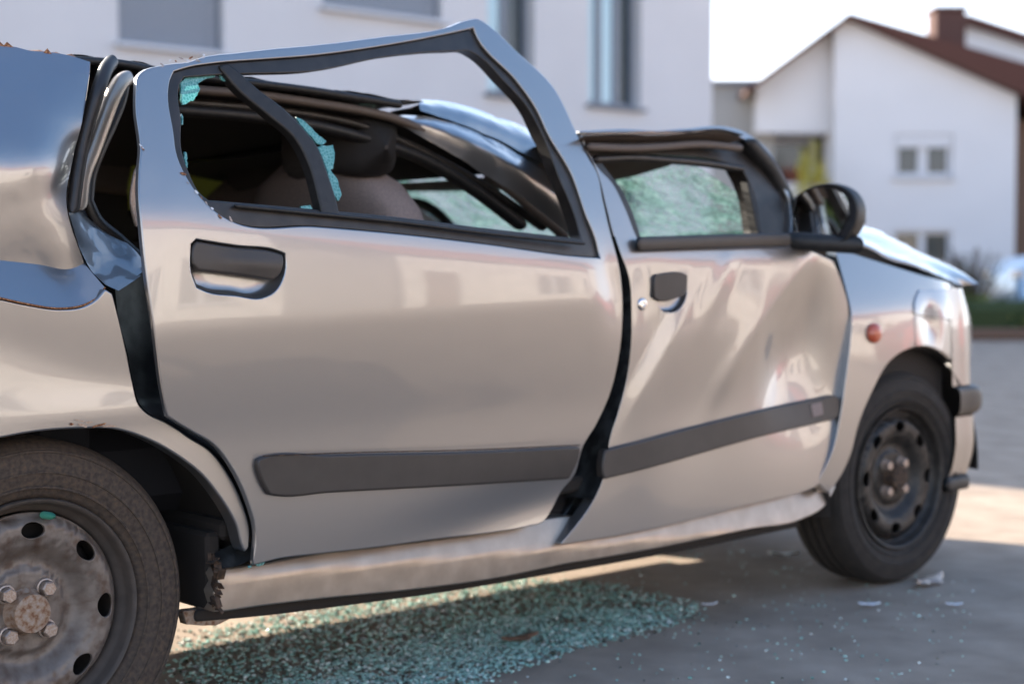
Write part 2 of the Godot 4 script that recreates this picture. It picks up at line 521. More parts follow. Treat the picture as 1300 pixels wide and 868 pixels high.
func materials() -> void:
	var prough := smooth_variation(0.72, 1.0)
	var paint := mat("silver_paint", lin(0.285, 0.279, 0.278), 0.33, 0.86)
	paint.clearcoat_enabled = true; paint.clearcoat = 0.9; paint.clearcoat_roughness = 0.03
	var dusty := mat("sill_paint", lin(0.42, 0.35, 0.285), 0.45, 0.7, noise_tex(8, 0.02, [gray(0.84), gray(1.0)], [0.0, 1.0]), 1.4, prough)
	dusty.clearcoat_enabled = true; dusty.clearcoat = 0.35; dusty.clearcoat_roughness = 0.12
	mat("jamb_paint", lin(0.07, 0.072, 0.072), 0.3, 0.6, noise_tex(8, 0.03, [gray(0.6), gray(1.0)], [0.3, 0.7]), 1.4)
	mat("bare_edge", lin(0.42, 0.22, 0.10), 0.7, 0.1, noise_tex(9, 0.08, [Color(0.5, 0.35, 0.25), gray(1.0)], [0.3, 0.7]), 5.0)
	mat("rubber", lin(0.015, 0.0135, 0.013), 0.55, 0.0, noise_tex(11, 0.03, [gray(0.65), gray(1.0)], [0.2, 0.8]), 3.0)
	mat("seal_rubber", lin(0.027, 0.022, 0.019), 0.42, 0.0, noise_tex(12, 0.02, [gray(0.65), gray(1.0)], [0.2, 0.8]), 2.0)
	mat("trim", lin(0.042, 0.034, 0.029), 0.48, 0.0, noise_tex(13, 0.015, [gray(0.86), gray(1.0)], [0.0, 1.0]), 2.0)
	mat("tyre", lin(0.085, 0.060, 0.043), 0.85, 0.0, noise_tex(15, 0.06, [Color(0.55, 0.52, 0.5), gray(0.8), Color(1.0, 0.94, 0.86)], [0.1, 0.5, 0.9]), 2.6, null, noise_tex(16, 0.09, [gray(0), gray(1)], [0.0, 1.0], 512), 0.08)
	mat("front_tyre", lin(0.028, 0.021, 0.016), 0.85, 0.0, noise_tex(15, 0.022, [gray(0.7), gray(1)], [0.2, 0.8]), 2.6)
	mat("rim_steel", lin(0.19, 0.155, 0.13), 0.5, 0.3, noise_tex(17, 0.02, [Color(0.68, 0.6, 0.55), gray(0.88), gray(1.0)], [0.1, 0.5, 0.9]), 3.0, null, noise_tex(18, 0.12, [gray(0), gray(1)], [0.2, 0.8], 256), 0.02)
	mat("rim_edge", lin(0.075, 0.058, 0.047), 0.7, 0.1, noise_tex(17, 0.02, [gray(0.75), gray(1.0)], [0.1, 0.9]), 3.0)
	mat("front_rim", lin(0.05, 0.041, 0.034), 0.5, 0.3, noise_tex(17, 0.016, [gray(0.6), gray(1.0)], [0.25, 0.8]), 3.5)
	mat("rust", lin(0.30, 0.24, 0.195), 0.7, 0.1, noise_tex(19, 0.03, [Color(0.7, 0.5, 0.36), Color(0.92, 0.84, 0.76), gray(1.0)], [0.15, 0.45, 0.8]), 5.0)
	mat("dark_rust", lin(0.10, 0.055, 0.03), 0.85, 0.1, noise_tex(20, 0.03, [gray(0.4), gray(1.0)], [0.3, 0.7]), 4.0)
	mat("bolt", lin(0.42, 0.37, 0.33), 0.45, 0.6, noise_tex(21, 0.05, [Color(0.85, 0.76, 0.7), gray(1.0)], [0.1, 0.9]), 8.0)
	mat("underbody", lin(0.018, 0.013, 0.010), 0.9)
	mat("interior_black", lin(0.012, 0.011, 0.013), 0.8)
	mat("seat_cloth", lin(0.30, 0.225, 0.195), 0.95, 0.0, noise_tex(22, 0.15, [gray(0.8), gray(1.0)], [0.3, 0.7], 256), 6.0)
	mat("headrest_cloth", lin(0.05, 0.04, 0.035), 0.95)
	mat("olive_cloth", lin(0.50, 0.54, 0.10), 0.95)
	mat("headliner", lin(0.10, 0.075, 0.06), 0.7)
	mat("green_plastic", lin(0.08, 0.35, 0.24), 0.4)
	var amber := mat("amber_lens", lin(0.45, 0.075, 0.025), 0.15)
	amber.clearcoat_enabled = true; amber.clearcoat = 1.0
	mat("mirror_silver", gray(0.93), 0.02, 1.0)
	mat("chrome", gray(0.8), 0.12, 1.0)
	var lamp := mat("lamp_glass", lin(0.26, 0.28, 0.31), 0.15, 0.6)
	lamp.clearcoat_enabled = true
	# toughened glass, crazed into small grains
	var cells := noise_tex(23, 0.055, [Color(0.95, 1.0, 0.98), Color(0.58, 0.80, 0.77), Color(0.42, 0.66, 0.64)], [0.0, 0.14, 0.6], 512, FastNoiseLite.TYPE_CELLULAR)
	var crazed := mat("crazed_glass", lin(0.40, 0.57, 0.58), 0.16, 0.0, cells, 6.0)
	crazed.backlight_enabled = true; crazed.backlight = Color(0.5, 0.66, 0.68)
	var cells2 := crazed_image()
	var pane := mat("crazed_pane", lin(0.62, 0.70, 0.66), 0.3, 0.0, cells2, 2.2)
	pane.transparency = BaseMaterial3D.TRANSPARENCY_ALPHA
	pane.backlight_enabled = true; pane.backlight = Color(0.75, 0.86, 0.82)
	var tint := mat("tinted_glass", Color(0.02, 0.03, 0.02, 0.8), 0.05)
	tint.transparency = BaseMaterial3D.TRANSPARENCY_ALPHA
	var chip := mat("glass_chip", Color(1, 1, 1), 0.12)
	chip.vertex_color_use_as_albedo = true
	chip.metallic_specular = 0.7
	# the place
	var asphalt_noise := noise_tex(31, 0.3, [Color(0.74, 0.72, 0.7), gray(0.88), Color(1.0, 0.98, 0.95)], [0.1, 0.5, 0.9], 1024)
	mat("asphalt", lin(0.46, 0.365, 0.285), 0.9, 0.0, asphalt_noise, 1.3, null, noise_tex(32, 0.25, [gray(0), gray(1)], [0.1, 0.9], 1024), 0.07)
	M.asphalt.detail_enabled = true
	M.asphalt.detail_blend_mode = BaseMaterial3D.BLEND_MODE_MUL
	M.asphalt.detail_albedo = noise_tex(33, 0.006, [Color(0.84, 0.83, 0.82), gray(1.0)], [0.1, 0.9], 512)
	mat("white_plaster", lin(0.58, 0.565, 0.56), 0.9, 0.0, noise_tex(34, 0.01, [gray(0.97), gray(1.0)], [0.0, 1.0]), 0.1)
	mat("house_plaster", lin(0.60, 0.605, 0.62), 0.9, 0.0, noise_tex(34, 0.01, [gray(0.97), gray(1.0)], [0.0, 1.0]), 0.1)
	mat("cream_plaster", lin(0.66, 0.625, 0.58), 0.9, 0.0, noise_tex(35, 0.01, [gray(0.9), gray(1.0)], [0.3, 0.7]), 0.3)
	mat("grey_plaster", lin(0.28, 0.28, 0.27), 0.9)
	mat("shutter", lin(0.24, 0.26, 0.29), 0.6)
	mat("frame_white", lin(0.52, 0.53, 0.55), 0.5)
	mat("frame_grey", lin(0.16, 0.18, 0.21), 0.5)
	mat("window_glass", lin(0.02, 0.03, 0.035), 0.04)
	mat("curtain_glass", lin(0.40, 0.56, 0.60), 0.08)
	mat("roof_tile", lin(0.10, 0.036, 0.025), 0.85, 0.0, noise_tex(36, 0.05, [gray(0.7), gray(1.0)], [0.3, 0.7]), 0.8)
	mat("red_roof", lin(0.45, 0.12, 0.07), 0.85, 0.0, noise_tex(36, 0.05, [gray(0.7), gray(1.0)], [0.3, 0.7]), 0.8)
	mat("chimney", lin(0.075, 0.035, 0.028), 0.9)
	mat("wood_brown", lin(0.12, 0.07, 0.045), 0.8)
	mat("bark", lin(0.07, 0.05, 0.035), 0.95)
	mat("hedge_core", lin(0.03, 0.045, 0.012), 0.95)
	var leaf := mat("leaf", Color(1, 1, 1), 0.6)
	leaf.vertex_color_use_as_albedo = true
	leaf.backlight_enabled = true; leaf.backlight = Color(0.3, 0.35, 0.1)
	mat("blue_paint", lin(0.16, 0.30, 0.46), 0.3, 0.4).clearcoat_enabled = true
	mat("red_paint", lin(0.40, 0.03, 0.025), 0.35, 0.1).clearcoat_enabled = true
	mat("black_plastic", lin(0.02, 0.02, 0.022), 0.5)
	mat("aluminium", lin(0.7, 0.68, 0.62), 0.35, 0.8)

# a soft, repeating unevenness without steps
func smooth_variation(lo: float, hi: float) -> ImageTexture:
	var rg := RandomNumberGenerator.new(); rg.seed = 44
	var waves := []
	for k in 26: waves.append([rg.randi_range(-7, 7), rg.randi_range(-7, 7), rg.randf() * TAU])
	var im := Image.create(192, 192, false, Image.FORMAT_RGBF)
	for y in 192:
		for x in 192:
			var s := 0.0
			for w in waves: s += sin(TAU * (w[0] * x + w[1] * y) / 192.0 + w[2])
			var v := lerpf(lo, hi, smoothstep(-8.0, 8.0, s))
			im.set_pixel(x, y, Color(v, v, v))
	return ImageTexture.create_from_image(im)

# crazed glass: bright fracture lines round grains that differ in tone and in how far one sees through them
func crazed_image() -> ImageTexture:
	var a := FastNoiseLite.new(); var b := FastNoiseLite.new(); var big := FastNoiseLite.new()
	for f in [a, b]:
		f.seed = 24; f.noise_type = FastNoiseLite.TYPE_CELLULAR; f.frequency = 0.06; f.fractal_type = FastNoiseLite.FRACTAL_NONE
	a.cellular_return_type = FastNoiseLite.RETURN_DISTANCE2_SUB; b.cellular_return_type = FastNoiseLite.RETURN_CELL_VALUE
	big.seed = 4; big.frequency = 0.012
	var im := Image.create(384, 384, false, Image.FORMAT_RGBA8)
	for y in 384:
		for x in 384:
			var edge := a.get_noise_2d(x, y) + 1.0
			var cell := b.get_noise_2d(x, y) * 0.5 + 0.5
			var patch := smoothstep(-0.35, 0.35, big.get_noise_2d(x, y))
			var c := Color(0.45, 0.57, 0.54).lerp(Color(0.86, 0.94, 0.91), cell * cell)
			if cell > 0.86: c = Color(1, 1, 1)
			if edge < 0.12: c = c.lerp(Color(0.92, 1, 0.97), 0.7)
			c.a = lerpf(0.12, 0.75, patch) if edge > 0.12 else 0.8
			im.set_pixel(x, y, c)
	return ImageTexture.create_from_image(im)

# ---------- setting
func ground() -> void:
	var mb := MB.new()
	mb.face(Vector3(-250, 0, -250), Vector3(250, 0, -250), Vector3(250, 0, 250), Vector3(-250, 0, 250), Vector3.UP)
	structure(put(mb, "asphalt_ground", M.asphalt))

# a wall in its own axes (x across, y up, z out), with openings; every opening is [x0, y0, x1, y1]
func wall(mb: MB, w0: float, w1: float, h: float, holes: Array, thick: float, z := 0.0, y0 := 0.0, at := Transform3D()) -> void:
	var xs := [w0, w1]; var ys := [y0, h]
	for o in holes:
		xs.append(o[0]); xs.append(o[2]); ys.append(o[1]); ys.append(o[3])
	xs.sort(); ys.sort()
	for i in xs.size() - 1:
		for j in ys.size() - 1:
			if xs[i + 1] - xs[i] < 1e-4 or ys[j + 1] - ys[j] < 1e-4: continue
			var mx: float = (xs[i] + xs[i + 1]) / 2.0; var my: float = (ys[j] + ys[j + 1]) / 2.0
			var gap := false
			for o in holes: gap = gap or (mx > o[0] and mx < o[2] and my > o[1] and my < o[3])
			if gap: continue
			for zz in [z, z - thick]:
				mb.face(at * Vector3(xs[i], ys[j], zz), at * Vector3(xs[i + 1], ys[j], zz), at * Vector3(xs[i + 1], ys[j + 1], zz), at * Vector3(xs[i], ys[j + 1], zz), at.basis * Vector3(0, 0, 1.0 if zz == z else -1.0))
	for o in holes + [[w0, y0, w1, h]]:
		var c := [Vector3(o[0], o[1], 0), Vector3(o[2], o[1], 0), Vector3(o[2], o[3], 0), Vector3(o[0], o[3], 0)]
		var mid: Vector3 = (c[0] + c[2]) / 2.0
		for k in 4:
			var a: Vector3 = c[k]; var b: Vector3 = c[(k + 1) % 4]
			var nn := (mid - (a + b) / 2.0).normalized()
			mb.face(at * (a + Vector3(0, 0, z)), at * (b + Vector3(0, 0, z)), at * (b + Vector3(0, 0, z - thick)), at * (a + Vector3(0, 0, z - thick)), at.basis * nn)

# a window of casements in an opening, in the parent's own axes
func window(parent: Node3D, o: Array, z: float, casements: int, frame_mat: Material, glass: Array, bar_w := 0.07, sill := true) -> MeshInstance3D:
	var mb := MB.new()
	var x0: float = o[0]; var y0: float = o[1]; var x1: float = o[2]; var y1: float = o[3]
	mb.box(Vector3(x0, y0, z - 0.07), Vector3(x1, y0 + bar_w, z), 0.008)
	mb.box(Vector3(x0, y1 - bar_w, z - 0.07), Vector3(x1, y1, z), 0.008)
	var w := (x1 - x0) / casements
	for k in casements + 1:
		var cx := x0 + w * k
		var hw := bar_w if k > 0 and k < casements else bar_w * 0.5
		var c := clampf(cx, x0 + hw, x1 - hw)
		mb.box(Vector3(c - hw, y0 + bar_w + 0.001, z - 0.068), Vector3(c + hw, y1 - bar_w - 0.001, z - 0.002), 0.008)
	var f := put(mb, "window", frame_mat, parent, true)
	for k in casements:
		var g := MB.new()
		g.box(Vector3(x0 + w * k + bar_w * 0.5, y0 + bar_w * 0.5, z - 0.05), Vector3(x0 + w * (k + 1) - bar_w * 0.5, y1 - bar_w * 0.5, z - 0.03))
		put(g, "pane", glass[k % glass.size()], f, true)
	if sill:
		var s := MB.new()
		s.box(Vector3(x0 - 0.06, y0 - 0.05, z - 0.06), Vector3(x1 + 0.06, y0 - 0.002, z + 0.26), 0.01)
		put(s, "sill", frame_mat, f, true)
	return f

func roller_shutter(parent: Node3D, o: Array, z: float) -> void:
	var g := MB.new()
	g.box(Vector3(o[0] - 0.03, o[1], z - 0.03), Vector3(o[0] + 0.04, o[3], z + 0.02), 0.006)
	g.box(Vector3(o[0] + 0.041, o[3] - 0.1, z - 0.03), Vector3(o[2] - 0.041, o[3], z + 0.02), 0.006)
	g.box(Vector3(o[2] - 0.041, o[1], z - 0.03), Vector3(o[2] + 0.03, o[3], z + 0.02), 0.006)
	var sh := put(g, "roller_shutter", M.frame_grey, parent, true)
	var s := MB.new()
	s.box(Vector3(o[0] + 0.045, 0.0, -0.012), Vector3(o[2] - 0.045, 0.048, 0.012), 0.01)
	var m := s.mesh(M.shutter)
	var y: float = o[1]
	while y < o[3] - 0.16:
		put_mesh(m, "slat", sh, true).position = Vector3(0, y, z)
		y += 0.054
	var sl := MB.new()
	sl.box(Vector3(o[0] - 0.06, o[1] - 0.06, z - 0.05), Vector3(o[2] + 0.06, o[1] - 0.003, z + 0.22), 0.01)
	put(sl, "sill", M.frame_white, sh, true)

func white_building() -> void:
	var b := thing("apartment_building", "large white plastered building with grey roller shutters and tall narrow windows behind the wreck", "building", Vector3(2.0, 0, -14.0))
	var holes := [[5.89, 3.32, 7.27, 5.0], [8.7, 4.02, 10.62, 5.4], [11.42, 3.14, 12.3, 5.1], [13.36, 3.12, 14.46, 5.1], [1.5, 3.2, 2.9, 5.0], [6.0, 0.4, 7.2, 2.1], [9.0, 0.0, 10.1, 2.2], [13.3, 0.5, 14.5, 2.1]]
	var mb := MB.new()
	wall(mb, 0.0, 16.07, 5.9, holes, 0.3)
	mb.face(Vector3(16.07, 0, 0), Vector3(16.07, 5.9, 0), Vector3(16.07, 5.9, -10), Vector3(16.07, 0, -10), Vector3.RIGHT)
	mb.face(Vector3(0, 0, 0), Vector3(0, 5.9, 0), Vector3(0, 5.9, -10), Vector3(0, 0, -10), Vector3.LEFT)
	mb.face(Vector3(0, 0, -10), Vector3(0, 5.9, -10), Vector3(16.07, 5.9, -10), Vector3(16.07, 0, -10), Vector3.FORWARD)
	put(mb, "wall", M.white_plaster, b, true)
	var r := MB.new()
	r.box(Vector3(-0.25, 5.903, -10.3), Vector3(16.3, 6.15, 0.25), 0.03)
	put(r, "roof", M.grey_plaster, b, true)
	roller_shutter(b, holes[0], -0.1)
	roller_shutter(b, holes[1], -0.1)
	window(b, holes[2], -0.16, 2, M.frame_grey, [M.curtain_glass, M.window_glass])
	window(b, holes[3], -0.16, 3, M.frame_grey, [M.curtain_glass, M.curtain_glass, M.window_glass])
	window(b, holes[4], -0.16, 2, M.frame_grey, [M.curtain_glass])
	window(b, holes[5], -0.16, 2, M.frame_grey, [M.window_glass])
	window(b, holes[7], -0.16, 2, M.frame_grey, [M.window_glass])
	var d := MB.new()
	d.box(Vector3(9.02, 0.01, -0.2), Vector3(10.08, 2.18, -0.14), 0.01)
	put(d, "door", M.frame_grey, b, true)
	var inn := MB.new()
	inn.box(Vector3(0.35, 0.02, -9.6), Vector3(15.7, 5.8, -0.6))
	put(inn, "inner_wall", M.interior_black, b, true)

func slab(mb: MB, a: Vector2, b: Vector2, thick0: float, thick1: float, z0: float, z1: float) -> void:
	# a sloping slab from a to b (x, y of its top), hanging thick0 .. thick1 below
	var p := [Vector3(a.x, a.y, 0), Vector3(b.x, b.y, 0), Vector3(b.x, b.y - thick1, 0), Vector3(a.x, a.y - thick0, 0)]
	var f := Vector3(0, 0, z0); var k := Vector3(0, 0, z1)
	mb.face(p[0] + f, p[1] + f, p[2] + f, p[3] + f, Vector3.BACK)
	mb.face(p[0] + k, p[1] + k, p[2] + k, p[3] + k, Vector3.FORWARD)
	for i in 4:
		var q: Vector3 = p[i]; var s: Vector3 = p[(i + 1) % 4]
		var out := Vector3(s.y - q.y, q.x - s.x, 0).normalized() * (1.0 if b.x > a.x else -1.0)
		mb.face(q + f, s + f, s + k, q + k, -out if i != 0 else (out if out.y > 0 else -out))

func gable(mb: MB, outline: PackedVector2Array, z: float, towards := Vector3.BACK) -> void:
	var ix := Geometry2D.triangulate_polygon(outline)
	for i in range(0, ix.size(), 3):
		var f := func(p: Vector2) -> Vector3: return Vector3(p.x, p.y, z)
		mb.t(f.call(outline[ix[i]]), f.call(outline[ix[i + 1]]), f.call(outline[ix[i + 2]]), towards, towards, towards)

func far_houses() -> void:
	var turn := -0.7426
	var h := thing("gabled_house", "white gabled house with dark red tiled roof, chimney and small twin windows", "house", Vector3(36.36, 0, -24.72))
	h.rotation.y = turn
	var mb := MB.new()
	var holes := [[1.38, 3.21, 3.02, 4.42], [1.38, 0.75, 3.02, 1.75]]
	wall(mb, -0.33, 4.78, 5.2, holes, 0.3)
	gable(mb, PackedVector2Array([Vector2(-0.33, 5.2), Vector2(4.78, 5.2), Vector2(4.78, 5.5), Vector2(0.0, 7.58), Vector2(-0.33, 7.3)]), 0.0)
	mb.face(Vector3(4.78, 0, 0), Vector3(4.78, 5.5, 0), Vector3(4.78, 5.5, -10), Vector3(4.78, 0, -10), Vector3.RIGHT)
	mb.face(Vector3(-0.33, 0, 0), Vector3(-0.33, 7.3, 0), Vector3(-0.33, 7.3, -1.4), Vector3(-0.33, 0, -1.4), Vector3.LEFT)
	gable(mb, PackedVector2Array([Vector2(-2.4, 4.5), Vector2(-0.33, 4.5), Vector2(-0.33, 7.3), Vector2(-2.4, 5.85)]), -0.5)
	mb.face(Vector3(-2.4, 4.5, -0.5), Vector3(-0.33, 4.5, -0.5), Vector3(-0.33, 4.5, -2.4), Vector3(-2.4, 4.5, -2.4), Vector3.DOWN)
	mb.face(Vector3(-2.4, 0, -2.4), Vector3(-0.33, 0, -2.4), Vector3(-0.33, 4.5, -2.4), Vector3(-2.4, 4.5, -2.4), Vector3.BACK)
	mb.face(Vector3(-2.4, 0, -2.4), Vector3(-2.4, 5.85, -2.4), Vector3(-2.4, 5.85, -10), Vector3(-2.4, 0, -10), Vector3.LEFT)
	mb.face(Vector3(-2.4, 4.5, -0.5), Vector3(-2.4, 5.85, -0.5), Vector3(-2.4, 5.85, -2.4), Vector3(-2.4, 4.5, -2.4), Vector3.LEFT)
	mb.face(Vector3(-2.4, 0, -10), Vector3(4.78, 0, -10), Vector3(4.78, 6, -10), Vector3(-2.4, 6, -10), Vector3.FORWARD)
	put(mb, "wall", M.house_plaster, h, true)
	var bal := MB.new()
	bal.box(Vector3(-2.4, 2.2, -2.38), Vector3(-0.34, 3.1, -0.5), 0.02)
	put(bal, "balcony_parapet", M.house_plaster, h, true)
	var bd := MB.new()
	bd.box(Vector3(-2.1, 2.4, -2.42), Vector3(-0.6, 4.3, -2.36), 0.01)
	put(bd, "balcony_door", M.window_glass, h, true)
	var left := MB.new()
	slab(left, Vector2(0.0, 7.72), Vector2(-2.85, 5.62), 0.14, 0.14, 0.5, -10.5)
	put(left, "roof", M.roof_tile, h, true)
	var right := MB.new()
	slab(right, Vector2(0.0, 7.70), Vector2(6.2, 5.95), 0.12, 1.05, 0.5, -10.5)
	put(right, "roof", M.roof_tile, h, true)
	var ch := MB.new()
	ch.box(Vector3(2.75, 6.2, -2.0), Vector3(3.62, 8.0, -1.0), 0.03)
	ch.box(Vector3(2.69, 8.003, -2.06), Vector3(3.68, 8.12, -0.94), 0.03)
	put(ch, "chimney", M.chimney, h, true)
	window(h, holes[0], -0.12, 2, M.frame_white, [M.window_glass], 0.14)
	var box := MB.new()
	box.box(Vector3(1.4, 4.05, -0.11), Vector3(3.0, 4.41, -0.03), 0.01)
	put(box, "shutter_box", M.frame_white, h, true)
	window(h, holes[1], -0.12, 2, M.frame_white, [M.window_glass], 0.1)
	var inn := MB.new()
	inn.box(Vector3(-0.1, 0.1, -9.5), Vector3(4.5, 5.0, -0.5))
	put(inn, "inner_wall", M.interior_black, h, true)
	var side := MB.new()
	side.box(Vector3(4.9, 0, -6), Vector3(7.2, 4.9, -0.9), 0.02)
	put(side, "timber_annex", M.wood_brown, h, true)
	var h2 := thing("rear_house", "pale house with dark sloping roof edge just behind the chimney of the gabled house", "house", Vector3(36.36, 0, -24.72) + Vector3(0.676, 0, -0.737) * 7.5)
	h2.rotation.y = turn
	var w := MB.new()
	gable(w, PackedVector2Array([Vector2(3.2, 0), Vector2(8.6, 0), Vector2(8.6, 7.6), Vector2(5.4, 8.62), Vector2(3.2, 7.6)]), 0.0)
	w.face(Vector3(3.2, 0, 0), Vector3(3.2, 7.6, 0), Vector3(3.2, 7.6, -8), Vector3(3.2, 0, -8), Vector3.LEFT)
	w.face(Vector3(8.6, 0, 0), Vector3(8.6, 7.6, 0), Vector3(8.6, 7.6, -8), Vector3(8.6, 0, -8), Vector3.RIGHT)
	put(w, "wall", M.house_plaster, h2, true)
	for s in 2:
		var rr := MB.new()
		if s == 0: slab(rr, Vector2(5.4, 8.82), Vector2(9.2, 7.6), 0.3, 0.3, 0.4, -8.3)
		else: slab(rr, Vector2(5.4, 8.82), Vector2(2.9, 7.65), 0.3, 0.3, 0.4, -8.3)
		put(rr, "roof", M.roof_tile, h2, true)
	var g := thing("grey_building", "plain grey flat roofed building between the white building and the gabled house", "building", Vector3(34.0, 0, -28.5))
	g.rotation.y = turn
	var gm := MB.new()
	wall(gm, -3.5, 2.5, 5.9, [], 0.3)
	gm.box(Vector3(-3.5, 0, -7), Vector3(2.5, 5.9, -0.31))
	put(gm, "wall", M.grey_plaster, g, true)
	var gr := MB.new()
	gr.box(Vector3(-3.7, 5.903, -7.2), Vector3(2.7, 6.05, 0.2), 0.02)
	put(gr, "roof", M.frame_grey, g, true)
	var pl := thing("balcony_plant", "yellow green bush in front of the gabled house's balcony", "plant", Vector3(35.0, 0, -25.2))
	leaves(pl, "foliage", Vector3(0, 3.0, 0.4), Vector3(0.75, 1.3, 0.5), 1400, 0.11, [Color(0.42, 0.36, 0.04), Color(0.30, 0.30, 0.05), Color(0.5, 0.42, 0.06)], 41)
	var st := MB.new()
	bar(st, PackedVector3Array([Vector3(0, 0, 0.4), Vector3(0.05, 1.5, 0.4), Vector3(0, 3.2, 0.4)]), 0.06, 0.06, Vector3.BACK)
	put(st, "trunk", M.bark, pl, true)

# leaves as one many-leaved part, spread unevenly through an ellipsoid
func leaves(parent: Node3D, called: String, c: Vector3, r: Vector3, count: int, size: float, cols: Array, seed_: int) -> MultiMeshInstance3D:
	var rg := RandomNumberGenerator.new(); rg.seed = seed_
	var mb := MB.new()
	var e := [Vector3(0, 0, 0), Vector3(0.25, 0.05, 0.4), Vector3(0.0, 0.12, 1.0), Vector3(-0.25, 0.05, 0.4)]
	mb.flat(e[0], e[1], e[2]); mb.flat(e[0], e[2], e[3])
	var mm := MultiMesh.new()
	mm.transform_format = MultiMesh.TRANSFORM_3D
	mm.use_colors = true
	mm.mesh = mb.mesh(M.leaf)
	mm.instance_count = count
	var clumps := []
	for k in 26:
		var d := Vector3(rg.randfn(), rg.randfn(), rg.randfn()).normalized() * pow(rg.randf(), 0.35)
		clumps.append([d * r * 0.85, rg.randf_range(0.2, 0.42)])
	for i in count:
		var cl: Array = clumps[rg.randi() % clumps.size()]
		var d := Vector3(rg.randfn(), rg.randfn(), rg.randfn()).normalized() * pow(rg.randf(), 0.4)
		var p: Vector3 = c + cl[0] + d * r * cl[1]
		var b := Basis.from_euler(Vector3(rg.randf_range(-1, 1), rg.randf() * TAU, rg.randf_range(-1, 1))).scaled(Vector3.ONE * size * rg.randf_range(0.6, 1.3))
		mm.set_instance_transform(i, Transform3D(b, p))
		var col: Color = cols[rg.randi() % cols.size()]
		mm.set_instance_color(i, col * rg.randf_range(0.75, 1.2))
	var o := MultiMeshInstance3D.new()
	o.multimesh = mm
	o.name = called
	parent.add_child(o, true)
	stuff(o)
	return o

# what stands across the street, out of the picture but mirrored in the paint
func street_behind() -> void:
	for k in 3:
		var at: Vector3 = [Vector3(3.0, 0, 15.5), Vector3(13.5, 0, 15.0), Vector3(26.0, 0, 16.5)][k]
		var w: float = [8.0, 9.5, 10.0][k]
		var hgt: float = [4.6, 3.4, 4.8][k]
		var h := thing("street_house", ["cream house with red roof opposite the wreck, leftmost of the row across the street", "low cream house with red roof, in the middle of the row across the street", "cream house with red roof, rightmost of the row across the street"][k], "house", at, "houses across the street")
		h.rotation.y = PI
		var mb := MB.new()
		var holes := [[-w + 1.0, 1.0, -w + 2.4, 2.3], [-w + 4.0, 0.9, -w + 5.4, 2.3], [-1.6, 0.0, -0.6, 2.1]]
		wall(mb, -w, 0.0, hgt, holes, 0.3)
		mb.face(Vector3(0, 0, 0), Vector3(0, hgt, 0), Vector3(0, hgt, -8), Vector3(0, 0, -8), Vector3.RIGHT)
		mb.face(Vector3(-w, 0, 0), Vector3(-w, hgt, 0), Vector3(-w, hgt, -8), Vector3(-w, 0, -8), Vector3.LEFT)
		put(mb, "wall", M.cream_plaster, h, true)
		var r := MB.new()
		var ridge := hgt + 2.2
		r.face(Vector3(-w - 0.3, hgt - 0.1, 0.5), Vector3(0.3, hgt - 0.1, 0.5), Vector3(0.3, ridge, -4), Vector3(-w - 0.3, ridge, -4), Vector3(0, 0.8, 0.6))
		r.face(Vector3(-w - 0.3, hgt - 0.1, -8.5), Vector3(0.3, hgt - 0.1, -8.5), Vector3(0.3, ridge, -4), Vector3(-w - 0.3, ridge, -4), Vector3(0, 0.8, -0.6))
		gable(r, PackedVector2Array([Vector2(-w, hgt), Vector2(-w + 0.01, hgt), Vector2(-w + 0.005, hgt + 0.01)]), -4.0)
		put(r, "roof", M.red_roof, h, true)
		window(h, holes[0], -0.12, 2, M.frame_white, [M.window_glass])
		window(h, holes[1], -0.12, 2, M.frame_white, [M.window_glass])
		var d := MB.new()
		d.box(Vector3(-1.58, 0.01, -0.2), Vector3(-0.62, 2.08, -0.14), 0.01)
		put(d, "door", M.wood_brown, h, true)
		var inn := MB.new()
		inn.box(Vector3(-w + 0.3, 0.05, -7.8), Vector3(-0.3, hgt - 0.2, -0.45))
		put(inn, "inner_wall", M.interior_black, h, true)
	for k in 3:
		var at: Vector3 = [Vector3(-13, 0, 3.0), Vector3(-17, 0, -2.5), Vector3(-15.0, 0, -7.5)][k]
		var t := thing("street_tree", ["broad green street tree behind the camera", "green street tree farthest behind the camera", "green street tree down the street behind the wreck's tail"][k], "tree", at, "trees along the street")
		var st := MB.new()
		bar(st, PackedVector3Array([Vector3(0, 0, 0), Vector3(0.1, 1.5, 0), Vector3(0, 3.4, 0.1)]), 0.16, 0.16, Vector3.BACK, 2.0, 10, Vector2(1.2, 0.6))
		for b in 5:
			var w := TAU * b / 5.0 + k
			bar(st, PackedVector3Array([Vector3(0.05, 2.0 + b * 0.2, 0), Vector3(cos(w) * 0.7, 3.0 + b * 0.2, sin(w) * 0.7), Vector3(cos(w) * 1.3, 4.0, sin(w) * 1.3)]), 0.06, 0.06, Vector3.BACK, 2.0, 8, Vector2(1.0, 0.4))
		put(st, "trunk", M.bark, t, true)
		leaves(t, "crown", Vector3(0, 4.2, 0), Vector3(2.2, 1.9, 2.2), 3500, 0.3, [Color(0.05, 0.09, 0.02), Color(0.07, 0.11, 0.025), Color(0.04, 0.07, 0.02)], 50 + k)

